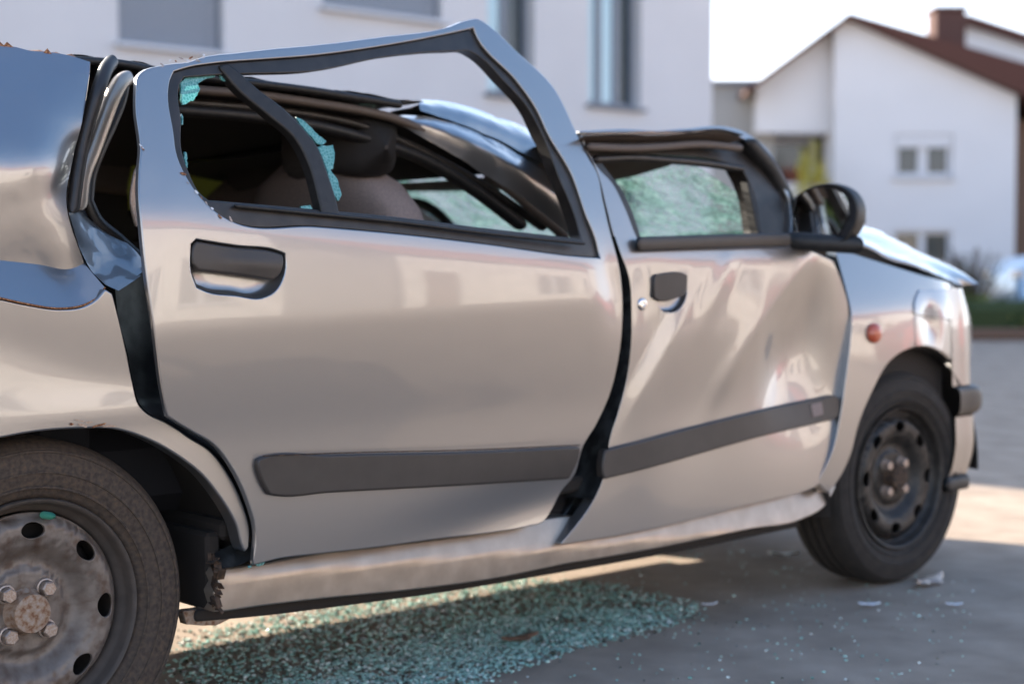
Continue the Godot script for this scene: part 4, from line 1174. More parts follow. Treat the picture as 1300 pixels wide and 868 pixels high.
	panel(clip, curve2(pts([2.04, 0.512, 2.082, 0.516, 2.084, 0.485, 2.043, 0.479])), [], ZF_front_door, 0.0145, 0.006, 0.002, 0.003)
	put(clip, "strip_clip", M.seat_cloth, door, true)
	# gap between the doors: pillar behind, and the rear edge of the front door
	var edge := MB.new()
	var e0: PackedVector3Array = p3([1.319, 0.918, 0, 1.337, 0.881, 0, 1.364, 0.827, 0, 1.372, 0.748, 0, 1.37, 0.679, 0, 1.358, 0.611, 0, 1.333, 0.544, 0, 1.304, 0.479, 0, 1.295, 0.427, 0, 1.28, 0.391, 0, 1.256, 0.356, 0])
	var e1 := PackedVector3Array()
	for p in e0: e1.append(p + Vector3(-0.012, 0.0, -0.09))
	loft(edge, [e0, e1], 50, 3, Vector3(-1, 0, 0.2), 0.0, true)
	put(edge, "door_edge", M.jamb_paint, door, true)
	var pillar := MB.new()
	loft(pillar, [p3([1.316, 1.125, -0.1, 1.371, 0.92, -0.1, 1.384, 0.745, -0.1, 1.384, 0.604, -0.1, 1.31, 0.469, -0.1, 1.203, 0.34, -0.1, 1.133, 0.246, -0.1]), p3([1.355, 1.127, -0.1, 1.472, 0.921, -0.1, 1.552, 0.741, -0.1, 1.553, 0.596, -0.1, 1.514, 0.454, -0.1, 1.424, 0.318, -0.1, 1.323, 0.222, -0.1])], 30, 3, Vector3.BACK, 0.0, true)
	put(pillar, "centre_pillar", M.interior_black, car)
	mirror(car)

func mirror(car: Node3D) -> void:
	# in its own axes: x outward, y up, z back towards the driver
	var o := Vector3(2.02, 0.97, 0.10)
	var ax := Vector3(0.262, 0, 0.965).normalized(); var ay := Vector3(0.03, 1, 0).normalized()
	var az := ax.cross(ay).normalized()
	if az.x > 0: az = -az
	var b := Basis(ax, ay, az)
	var rim := curve2(pts([-0.144, 0.022, -0.136, 0.054, -0.096, 0.076, -0.036, 0.081, 0, 0.065, 0.023, 0.026, 0.021, -0.012, -0.003, -0.053, -0.06, -0.078, -0.123, -0.07, -0.143, -0.03]), 0.01)
	var glass := curve2(pts([-0.137, 0.016, -0.13, 0.052, -0.088, 0.071, -0.036, 0.068, -0.002, 0.048, 0.003, 0.007, -0.025, -0.044, -0.081, -0.063, -0.132, -0.051, -0.139, -0.017]), 0.01)
	var g := []
	var c := Vector2.ZERO
	for p in rim: c += p / rim.size()
	for ring in [[0.92, -0.002], [0.97, 0.005], [1.0, -0.004], [1.03, -0.03], [1.0, -0.055], [0.8, -0.11], [0.4, -0.13], [0.02, -0.132]]:
		var line := PackedVector3Array()
		for i in rim.size() + 1:
			var p: Vector2 = c + (rim[i % rim.size()] - c) * ring[0]
			line.append(o + b * Vector3(p.x, p.y, ring[1]))
		g.append(line)
	var black := MB.new()
	sheet(black, g.slice(0, 5), az)
	var mir := put(black, "side_mirror", M.rubber, car)
	var shell := MB.new()
	sheet(shell, g.slice(4), ax)
	put(shell, "mirror_shell", M.silver_paint, mir, true)
	var gl := MB.new()
	var ix := Geometry2D.triangulate_polygon(glass)
	var nn := (az + ay * 0.03).normalized()
	for i in range(0, ix.size(), 3):
		var f := func(p: Vector2) -> Vector3: return o + b * Vector3(p.x, p.y, 0.002)
		gl.t(f.call(glass[ix[i]]), f.call(glass[ix[i + 1]]), f.call(glass[ix[i + 2]]), nn, nn, nn)
	put(gl, "mirror_glass", M.mirror_silver, mir, true)
	var back := MB.new()
	var ixb := Geometry2D.triangulate_polygon(rim)
	for i in range(0, ixb.size(), 3):
		var f := func(p: Vector2) -> Vector3: return o + b * Vector3(p.x, p.y, -0.008)
		back.t(f.call(rim[ixb[i]]), f.call(rim[ixb[i + 1]]), f.call(rim[ixb[i + 2]]), az, az, az)
	put(back, "mirror_backing", M.interior_black, mir, true)
	var foot := MB.new()
	bar(foot, curve3(p3([1.97, 0.915, -0.03, 2.0, 0.91, 0.03, 2.06, 0.905, 0.09]), 0.02), 0.03, 0.022, Vector3.UP, 3.0)
	put(foot, "mirror_foot", M.rubber, mir, true)

func front_end(car: Node3D) -> void:
	var fender := MB.new()
	panel(fender, curve2(pts([2.202, 0.884, 2.201, 0.806, 2.2, 0.751, 2.191, 0.681, 2.167, 0.565, 2.146, 0.473, 2.115, 0.386, 2.081, 0.339, 2.064, 0.317, 2.107, 0.285, 2.139, 0.31, 2.192, 0.38, 2.219, 0.448, 2.281, 0.537, 2.343, 0.599, 2.447, 0.636, 2.541, 0.637, 2.637, 0.61, 2.772, 0.552, 3.017, 0.544, 3.129, 0.607, 3.075, 0.686, 2.974, 0.731, 2.861, 0.777, 2.557, 0.828, 2.373, 0.864, 2.221, 0.896])), [], ZF_fender, 0.0, 0.012, 0.002, 0.03)
	var fe := put(fender, "front_wing", M.silver_paint, car)
	var rep := MB.new()
	var rp := on(ZF_fender, pts([2.284, 0.681])[0])
	lathe(rep, PackedVector2Array([Vector2(0.026, -0.004), Vector2(0.026, 0.004), Vector2(0.022, 0.012), Vector2(0.012, 0.017), Vector2(0.0, 0.018)]), 28, 0.0, TAU, rp)
	put(rep, "side_indicator", M.amber_lens, fe, true)
	# round the corner: lamp, bumper, front panel, drawn from plans at several heights
	var plan := func(y: float, s: float) -> PackedVector3Array:
		var line := PackedVector3Array()
		for q in [[2.69, -0.03], [2.74, -0.035], [2.79, -0.035], [2.855, -0.085], [2.94, -0.2], [3.01, -0.4], [3.03, -0.8], [3.01, -1.2], [2.94, -1.4], [2.82, -1.56], [2.69, -1.58]]:
			line.append(Vector3(2.48 + (q[0] - 2.48) * s, y, q[1] - 0.03 * (1.0 - s) * 4.0))
		return line
	var lamp := MB.new()
	var lp := curve2(pts([2.519, 0.789, 2.855, 0.772, 2.993, 0.726, 3.075, 0.686, 2.642, 0.708, 2.472, 0.725, 2.48, 0.754]))
	panel(lamp, lp, [], ZF_fender, 0.004, 0.012, 0.002, 0.004)
	put(lamp, "headlamp", M.lamp_glass, car)
	var cheek := MB.new()
	panel(cheek, curve2(pts([2.475, 0.721, 2.642, 0.704, 3.099, 0.68, 3.129, 0.607, 3.017, 0.546, 2.786, 0.555, 2.643, 0.612, 2.541, 0.639, 2.474, 0.64])), [], ZF_fender, 0.0025, 0.012, 0.002, 0.003)
	put(cheek, "bumper_end", M.silver_paint, car)
	var nose := MB.new()
	loft(nose, [plan.call(0.79, 0.9), plan.call(0.70, 0.97), plan.call(0.522, 1.0)], 60, 6, Vector3(1, 0.2, 0))
	put(nose, "front_panel", M.silver_paint, car)
	var bs := MB.new()
	loft(bs, [plan.call(0.52, 1.0), plan.call(0.515, 1.07), plan.call(0.50, 1.10), plan.call(0.46, 1.10), plan.call(0.443, 1.07), plan.call(0.438, 1.0)], 60, 4, Vector3(1, 0, 0))
	put(bs, "bumper", M.trim, car)
	var bl := MB.new()
	loft(bl, [plan.call(0.436, 1.04), plan.call(0.36, 1.05), plan.call(0.29, 1.0), plan.call(0.26, 0.92)], 60, 5, Vector3(1, 0, 0))
	put(bl, "lower_bumper", M.silver_paint, car)
	var lipb := MB.new()
	bar(lipb, curve3(plan.call(0.25, 0.95), 0.05), 0.014, 0.02, Vector3.UP, 3.0)
	put(lipb, "bumper_lip", M.rubber, car)
	# bonnet sprung up along its edge
	var bon := MB.new()
	loft(bon, [
		p3([2.205, 0.924, -0.055, 2.329, 0.897, -0.055, 2.414, 0.872, -0.055, 2.576, 0.845, -0.06, 2.715, 0.818, -0.075, 2.843, 0.795, -0.1]),
		p3([2.226, 0.941, -0.08, 2.378, 0.912, -0.09, 2.472, 0.887, -0.09, 2.622, 0.856, -0.09, 2.754, 0.827, -0.1, 2.868, 0.795, -0.11]),
		p3([2.655, 0.972, -0.36, 2.728, 0.962, -0.36, 2.811, 0.94, -0.36, 2.91, 0.892, -0.32, 2.961, 0.846, -0.24, 2.952, 0.802, -0.16]),
		p3([2.25, 0.93, -0.8, 2.5, 0.90, -0.8, 2.75, 0.85, -0.8, 2.97, 0.78, -0.8]),
		p3([2.2, 0.88, -1.5, 2.5, 0.86, -1.5, 2.8, 0.80, -1.45])], 40, 8, Vector3.UP, 0.003)
	put(bon, "bonnet", M.silver_paint, car)
	var scuttle := MB.new()
	scuttle.box(Vector3(2.1, 0.40, -1.5), Vector3(2.75, 0.76, -0.07), 0.05)
	scuttle.box(Vector3(2.0, 0.55, -1.45), Vector3(2.3, 0.84, -0.12), 0.05)
	put(scuttle, "engine_bay", M.underbody, car)

func sill_and_floor(car: Node3D) -> void:
	var mb := MB.new()
	panel(mb, curve2(pts([0.341, 0.321, 0.378, 0.32, 0.419, 0.319, 0.552, 0.322, 0.728, 0.317, 1.004, 0.313, 1.221, 0.319, 1.411, 0.287, 1.778, 0.299, 2.055, 0.31, 2.186, 0.317, 2.192, 0.289, 2.134, 0.252, 2.014, 0.226, 1.811, 0.226, 1.55, 0.221, 1.339, 0.22, 1.201, 0.221, 0.989, 0.217, 0.754, 0.225, 0.543, 0.238, 0.422, 0.243, 0.319, 0.245, 0.332, 0.258, 0.325, 0.282, 0.335, 0.297, 0.331, 0.311])), [], ZF_sill, 0.0, 0.012, 0.004, 0.03)
	var sill := put(mb, "sill", M.sill_paint, car)
	var fl := MB.new()
	bar(fl, curve3(p3([0.32, 0.234, -0.07, 0.453, 0.224, -0.07, 0.632, 0.216, -0.07, 0.888, 0.207, -0.07, 1.198, 0.204, -0.07, 1.604, 0.203, -0.07, 2.047, 0.21, -0.07]), 0.05), 0.006, 0.011, Vector3.UP, 3.0)
	put(fl, "sill_flange", M.underbody, sill, true)
	var j := MB.new()
	panel(j, ragged(curve2(pts([0.291, 0.246, 0.391, 0.241, 0.39, 0.216, 0.372, 0.211, 0.3, 0.22])), 0.001), [], ZF_sill, -0.05, 0.012, 0.002, 0.02)
	put(j, "jacking_point", M.rust, sill, true)
	var j2 := MB.new()
	panel(j2, ragged(curve2(pts([1.674, 0.227, 1.804, 0.225, 1.958, 0.223, 1.968, 0.208, 1.834, 0.203, 1.695, 0.206])), 0.0015), [], ZF_sill, -0.05, 0.012, 0.002, 0.02)
	put(j2, "jacking_point", M.rust, sill, true)
	# torn rear end of the sill, with rust
	var t := MB.new()
	for k in 26:
		var p: Vector2 = on_line(pts([0.326, 0.336, 0.322, 0.347, 0.327, 0.33, 0.337, 0.318, 0.327, 0.304, 0.333, 0.286, 0.323, 0.271, 0.331, 0.253]), rng.randf())
		var s := rng.randf_range(0.003, 0.008)
		t.box(Vector3(-s, -s * 1.6, -s * 0.15), Vector3(s, s * 1.4, s * 0.15), s * 0.05, Transform3D(Basis.from_euler(Vector3(rng.randf() * 3, rng.randf() * 3, 0)), Vector3(p.x, p.y, rng.randf_range(-0.03, -0.008))))
	put(t, "torn_edge", M.dark_rust, sill, true)
	var plate := MB.new()
	loft(plate, [p3([0.328, 0.334, -0.05, 0.366, 0.353, -0.05, 0.391, 0.361, -0.04, 0.408, 0.358, -0.03]), p3([0.32, 0.326, -0.012, 0.358, 0.325, -0.012, 0.386, 0.33, -0.012, 0.399, 0.335, -0.012])], 10, 3, Vector3(0, 1, 1), 0.004)
	put(plate, "sill_end", M.jamb_paint, sill, true)
	var g := MB.new()
	for k in 22:
		var p: Vector2 = on_line(pts([0.379, 0.324, 0.409, 0.326, 0.42, 0.341, 0.421, 0.354, 0.41, 0.339, 0.393, 0.328]), rng.randf())
		var s := rng.randf_range(0.0015, 0.003)
		g.box(Vector3(-s, -s, -s), Vector3(s, s, s), s * 0.3, Transform3D(Basis.from_euler(Vector3(rng.randf() * 3, rng.randf() * 3, 0)), Vector3(p.x, p.y, 0.004)))
	put(g, "glass_grains", M.crazed_glass, sill, true)
	var floor_ := MB.new()
	floor_.box(Vector3(0.36, 0.365, -1.5), Vector3(2.1, 0.40, -0.05), 0.02)
	floor_.box(Vector3(-0.75, 0.36, -1.5), Vector3(0.355, 0.42, -0.3), 0.02)
	put(floor_, "floor_pan", M.underbody, car)
	var beam := MB.new()
	beam.box(Vector3(0.345, 0.232, -0.15), Vector3(2.0, 0.34, -0.085), 0.015)
	put(beam, "sill_beam", M.underbody, car)
	var ax := MB.new()
	bar(ax, PackedVector3Array([Vector3(0, 0.287, -0.2), Vector3(0, 0.26, -0.8), Vector3(0, 0.287, -1.4)]), 0.035, 0.035, Vector3.UP)
	bar(ax, PackedVector3Array([Vector3(2.48, 0.287, -0.2), Vector3(2.48, 0.287, -1.4)]), 0.03, 0.03, Vector3.UP)
	bar(ax, PackedVector3Array([Vector3(2.2, 0.24, -0.6), Vector3(1.2, 0.22, -0.75), Vector3(0.1, 0.24, -0.9), Vector3(-0.8, 0.25, -1.1)]), 0.03, 0.03, Vector3.UP)
	put(ax, "axle", M.dark_rust, car)
	for x in [0.0, 2.48]:
		var lin_ := MB.new()
		var r := 0.40 if x == 0.0 else 0.36
		lathe(lin_, PackedVector2Array([Vector2(r - 0.015, -0.03), Vector2(r, -0.06), Vector2(r, -0.26), Vector2(r - 0.1, -0.30), Vector2(0.0, -0.30)]), 40, -0.02, PI + 0.2, Vector3(x, 0.287, 0))
		if x == 0.0: lin_.box(Vector3(0.335, 0.24, -0.29), Vector3(0.365, 0.38, -0.06), 0.01)
		put(lin_, "wheel_housing", M.underbody, car)

func on_line(p: PackedVector2Array, t: float) -> Vector2:
	var k := t * (p.size() - 1)
	var i := mini(int(k), p.size() - 2)
	return p[i].lerp(p[i + 1], k - i)

func roof(car: Node3D) -> void:
	var edge: PackedVector3Array = p3([0.174, 1.23, -0.25, 0.277, 1.23, -0.25, 0.357, 1.225, -0.25, 0.568, 1.218, -0.25, 0.713, 1.213, -0.25, 0.809, 1.207, -0.25, 0.93, 1.203, -0.25, 0.999, 1.202, -0.25])
	var mid := PackedVector3Array(); var far := PackedVector3Array()
	for p in edge:
		mid.append(Vector3(p.x, p.y - 0.03, -0.8)); far.append(Vector3(p.x, p.y - 0.06, -1.38))
	var mb := MB.new()
	loft(mb, [edge, mid, far], 50, 10, Vector3.UP, 0.01)
	put(mb, "roof_panel", M.silver_paint, car)
	var rear := MB.new()
	loft(rear, [p3([-0.8, 1.20, -0.28, -0.3, 1.205, -0.22, 0.0, 1.2, -0.21, 0.2, 1.20, -0.26]), p3([-0.82, 1.17, -0.8, -0.3, 1.17, -0.8, 0.2, 1.17, -0.8]), p3([-0.8, 1.14, -1.38, -0.3, 1.14, -1.38, 0.2, 1.14, -1.38])], 30, 8, Vector3.UP, 0.01)
	put(rear, "roof_panel", M.silver_paint, car)
	var sag := MB.new()
	var sag_rows := [p3([1.047, 1.207, -0.32, 1.181, 1.203, -0.36, 1.323, 1.193, -0.4, 1.507, 1.156, -0.42, 1.628, 1.127, -0.42]), p3([1.0, 1.15, -0.8, 1.2, 1.12, -0.8, 1.42, 1.1, -0.8]), p3([0.99, 1.14, -1.38, 1.2, 1.11, -1.38, 1.42, 1.1, -1.38])]
	loft(sag, sag_rows, 24, 8, Vector3.UP, 0.008)
	put(sag, "roof_panel", M.silver_paint, car)
	var sag2 := MB.new()
	var under := []
	for row in sag_rows:
		var l3 := PackedVector3Array()
		for p in row: l3.append(p + Vector3(-0.02, -0.03, -0.01))
		under.append(l3)
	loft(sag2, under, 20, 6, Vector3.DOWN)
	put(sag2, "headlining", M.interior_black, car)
	var lining := MB.new()
	var rows := []
	for line in [edge, mid, far]:
		var l2 := PackedVector3Array()
		for p in line: l2.append(p + Vector3(0, -0.035, -0.02))
		rows.append(l2)
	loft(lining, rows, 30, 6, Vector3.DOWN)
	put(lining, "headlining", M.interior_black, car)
	var rails := [
		[p3([0.174, 1.221, -0.25, 0.277, 1.223, -0.25, 0.357, 1.216, -0.25, 0.568, 1.209, -0.25, 0.713, 1.204, -0.25, 0.809, 1.198, -0.25, 0.924, 1.191, -0.25]), 0.012, 0.008, M.rubber, "roof_rail"],
		[p3([0.408, 1.189, -0.265, 0.578, 1.189, -0.265, 0.724, 1.182, -0.265, 0.821, 1.176, -0.265, 0.925, 1.163, -0.265, 1.022, 1.136, -0.265, 1.122, 1.094, -0.265, 1.238, 1.033, -0.265, 1.362, 0.961, -0.265, 1.425, 0.922, -0.265]), 0.015, 0.009, M.headliner, "roof_seal"],
		[p3([0.428, 1.168, -0.3, 0.601, 1.167, -0.3, 0.749, 1.161, -0.3, 0.847, 1.15, -0.3, 0.953, 1.125, -0.3, 1.084, 1.082, -0.3, 1.222, 1.026, -0.3, 1.388, 0.944, -0.3]), 0.014, 0.009, M.seal_rubber, "roof_seal"],
		[p3([0.428, 1.152, -0.3, 0.6, 1.15, -0.3, 0.749, 1.14, -0.3, 0.89, 1.118, -0.3, 1.039, 1.082, -0.3, 1.175, 1.025, -0.3, 1.318, 0.948, -0.3]), 0.02, 0.012, M.rubber, "roof_seal"]]
	for r in rails:
		var b := MB.new()
		bar(b, curve3(r[0], 0.02), r[1], r[2], Vector3.UP, 2.6)
		put(b, r[4], r[3], car)
	# roof sides folded down towards the front
	var upper := MB.new()
	loft(upper, [
		p3([1.08, 1.221, -0.36, 1.186, 1.223, -0.38, 1.323, 1.204, -0.4, 1.491, 1.17, -0.42, 1.6, 1.128, -0.42]),
		p3([1.022, 1.204, -0.3, 1.115, 1.199, -0.31, 1.252, 1.177, -0.32, 1.421, 1.139, -0.33, 1.525, 1.1, -0.33]),
		p3([1.014, 1.188, -0.285, 1.098, 1.173, -0.29, 1.227, 1.144, -0.3, 1.413, 1.083, -0.3, 1.508, 1.05, -0.3])], 40, 6, Vector3(0, 1, 0.6), 0.003)
	put(upper, "roof_side", M.silver_paint, car)
	var lower := MB.new()
	loft(lower, [
		p3([0.928, 1.173, -0.29, 1.043, 1.176, -0.29, 1.167, 1.153, -0.29, 1.302, 1.108, -0.29, 1.408, 1.064, -0.29, 1.498, 1.016, -0.29]),
		p3([0.909, 1.165, -0.265, 1.009, 1.155, -0.25, 1.1, 1.131, -0.24, 1.251, 1.074, -0.235, 1.355, 1.026, -0.235, 1.449, 0.98, -0.24]),
		p3([0.923, 1.159, -0.27, 1.002, 1.125, -0.255, 1.086, 1.09, -0.25, 1.182, 1.048, -0.25, 1.323, 0.985, -0.25, 1.433, 0.922, -0.25])], 40, 8, Vector3(0, 1, 1), 0.003)
	put(lower, "roof_side", M.silver_paint, car)
	var front := MB.new()
	loft(front, [
		p3([1.269, 1.141, -0.06, 1.428, 1.151, -0.06, 1.612, 1.163, -0.06, 1.766, 1.173, -0.06, 1.824, 1.165, -0.06]),
		p3([1.40, 1.12, -0.5, 1.55, 1.10, -0.5, 1.75, 1.10, -0.5]),
		p3([1.35, 1.11, -1.4, 1.55, 1.11, -1.4, 1.75, 1.11, -1.4])], 30, 8, Vector3.UP, 0.002)
	put(front, "roof_panel", M.silver_paint, car)
	var fl := MB.new()
	loft(fl, [
		p3([1.251, 1.13, -0.03, 1.397, 1.138, -0.03, 1.578, 1.151, -0.03, 1.73, 1.16, -0.03, 1.791, 1.153, -0.04]),
		p3([1.42, 1.07, -0.5, 1.55, 1.06, -0.5, 1.75, 1.06, -0.5]),
		p3([1.37, 1.07, -1.4, 1.55, 1.07, -1.4, 1.75, 1.07, -1.4])], 20, 5, Vector3.DOWN)
	put(fl, "headlining", M.headliner, car)
	# windscreen, crazed and sagging
	var ws := MB.new()
	loft(ws, [
		p3([2.20, 0.91, -0.10, 2.28, 0.91, -0.8, 2.20, 0.91, -1.5]),
		p3([1.98, 1.0, -0.14, 2.02, 0.99, -0.8, 1.98, 1.01, -1.46]),
		p3([1.78, 1.10, -0.18, 1.78, 1.09, -0.8, 1.76, 1.11, -1.40])], 30, 8, Vector3(0.5, 1, 0), 0.006)
	put(ws, "windscreen", M.crazed_pane, car)
	var pl := MB.new()
	bar(pl, curve3(p3([1.863, 1.14, -0.075, 1.933, 1.092, -0.075, 2.011, 1, -0.075, 2.108, 0.912, -0.075]), 0.03), 0.025, 0.02, Vector3.UP, 3.0)
	put(pl, "windscreen_pillar", M.rubber, car)

func cabin(car: Node3D) -> void:
	for k in 2:
		var z0: float = [-0.53, -1.12][k]
		var x0: float = [-0.21, 0.02][k]
		var back := MB.new()
		# a seat back seen from behind: a rounded cushion
		var g := []
		for i in 13:
			var t := i / 12.0
			var y := 0.45 + 0.635 * t
			var half := 0.29 * (1.0 - 0.55 * pow(maxf(0.0, (t - 0.72) / 0.28), 2.4))
			var line := PackedVector3Array()
			for s in 25:
				var w := TAU * s / 24.0
				var c := cos(w); var q := sin(w)
				var thick := 0.075 * (1.0 if t < 0.97 else 0.4)
				line.append(Vector3(1.30 + x0 - 0.16 * t + signf(c) * pow(absf(c), 0.6) * thick, y, z0 + signf(q) * pow(absf(q), 0.6) * half))
			g.append(line)
		sheet(back, g, Vector3.LEFT)
		back.box(Vector3(1.09 + x0, 1.0, z0 - 0.1), Vector3(1.19 + x0, 1.08, z0 + 0.1), 0.02)
		back.box(Vector3(1.25 + x0, 0.33, z0 - 0.25), Vector3(1.75 + x0, 0.52, z0 + 0.25), 0.06)
		var seat := put(back, "front_seat", M.seat_cloth, car)
		var hr := MB.new()
		var hy := 1.06
		bar(hr, curve3(p3([1.12 + x0, hy + 0.05, z0 - 0.02, 1.12 + x0, hy + 0.06, z0 + 0.1, 1.12 + x0, hy + 0.05, z0 + 0.2]), 0.02), 0.06, 0.07, Vector3.UP, 3.2, 20)
		put(hr, "headrest", M.headrest_cloth, seat, true)
	var rear := MB.new()
	rear.box(Vector3(0.05, 0.4, -1.4), Vector3(0.22, 0.98, -0.2), 0.06)
	rear.box(Vector3(0.15, 0.4, -1.4), Vector3(0.7, 0.56, -0.2), 0.06)
	put(rear, "rear_seat", M.interior_black, car)
	var dash := MB.new()
	loft(dash, [p3([1.95, 0.7, -0.12, 1.93, 0.7, -1.46]), p3([1.9, 0.86, -0.12, 1.88, 0.86, -1.46]), p3([2.0, 0.93, -0.12, 1.98, 0.93, -1.46]), p3([2.25, 0.90, -0.12, 2.25, 0.90, -1.46])], 12, 5, Vector3(-0.5, 1, 0))
	put(dash, "dashboard", M.black_plastic, car)
	var wheel := MB.new()
	var circle := PackedVector3Array()
	for i in 41:
		var w := TAU * i / 40.0
		circle.append(Vector3(1.72 - 0.06 * sin(w), 0.86 + 0.17 * sin(w), -1.12 + 0.18 * cos(w)))
	bar(wheel, circle, 0.014, 0.014, Vector3(1, 0.21, 0), 2.0, 10, Vector2.ONE, false)
	put(wheel, "steering_wheel", M.black_plastic, car)
	var hub := MB.new()
	hub.box(Vector3(1.73, 0.80, -1.2), Vector3(1.78, 0.90, -1.04), 0.02)
	bar(hub, p3([1.75, 0.86, -1.28, 1.75, 0.86, -0.96]), 0.012, 0.02, Vector3.UP)
	bar(hub, p3([1.76, 0.85, -1.12, 1.95, 0.78, -1.12]), 0.03, 0.03, Vector3.UP)
	put(hub, "steering_column", M.black_plastic, car)

func far_side(car: Node3D) -> void:
	var cloth := MB.new()
	loft(cloth, [p3([0.92, 1.13, -1.34, 1.1, 1.135, -1.33, 1.26, 1.12, -1.34]), p3([0.92, 1.06, -1.37, 1.1, 1.05, -1.34, 1.27, 1.06, -1.37]), p3([0.94, 1.0, -1.40, 1.1, 0.98, -1.38, 1.24, 1.0, -1.40])], 14, 5, Vector3.BACK, 0.004)
	put(cloth, "olive_curtain", M.olive_cloth, car)
	var mb := MB.new()
	loft(mb, [p3([-0.78, 0.93, -1.55, 0.8, 0.92, -1.56, 2.2, 0.90, -1.55]), p3([-0.78, 0.6, -1.6, 0.8, 0.6, -1.6, 2.2, 0.6, -1.6]), p3([-0.35, 0.38, -1.59, 0.8, 0.42, -1.58, 2.1, 0.43, -1.58])], 30, 5, Vector3.FORWARD)
	put(mb, "far_side_panel", M.silver_paint, car)
	var card := MB.new()
	loft(card, [p3([-0.6, 0.94, -1.52, 0.8, 0.93, -1.53, 2.2, 0.91, -1.52]), p3([-0.6, 0.42, -1.55, 0.8, 0.42, -1.55, 2.2, 0.42, -1.55])], 20, 3, Vector3.BACK)
	put(card, "door_card", M.interior_black, car)
	var wing := MB.new()
	loft(wing, [p3([2.2, 0.88, -1.5, 2.8, 0.78, -1.5]), p3([2.2, 0.66, -1.6, 2.85, 0.62, -1.56])], 12, 4, Vector3.FORWARD)
	put(wing, "far_wing", M.silver_paint, car)
	for x in [0.2, 1.17, 1.27]:
		var p := MB.new()
		bar(p, PackedVector3Array([Vector3(x, 0.88, -1.52), Vector3(x + 0.02, 1.0, -1.46), Vector3(x, 1.14, -1.40)]), 0.035, 0.02, Vector3.BACK, 3.0)
		put(p, "far_pillar", M.headliner, car)
	var rail := MB.new()
	bar(rail, curve3(p3([-0.6, 1.13, -1.40, 0.6, 1.11, -1.40, 1.2, 1.07, -1.40, 1.78, 1.04, -1.42, 2.15, 0.93, -1.5]), 0.05), 0.03, 0.05, Vector3.UP, 3.0)
	put(rail, "far_roof_rail", M.headliner, car)
	var panes := [[1.17, 1.98, M.crazed_pane], [0.985, 1.165, M.tinted_glass], [-0.7, 0.98, M.interior_black]]
	for q in panes:
		var g := MB.new()
		loft(g, [PackedVector3Array([Vector3(q[0], 1.10, -1.42), Vector3(q[1] - 0.25 if q[1] > 1.5 else q[1], 1.10, -1.42)]), PackedVector3Array([Vector3(q[0], 0.92, -1.53), Vector3(q[1] + 0.1, 0.92, -1.53)])], 10, 3, Vector3.FORWARD, 0.002)
		put(g, "far_window", q[2], car)

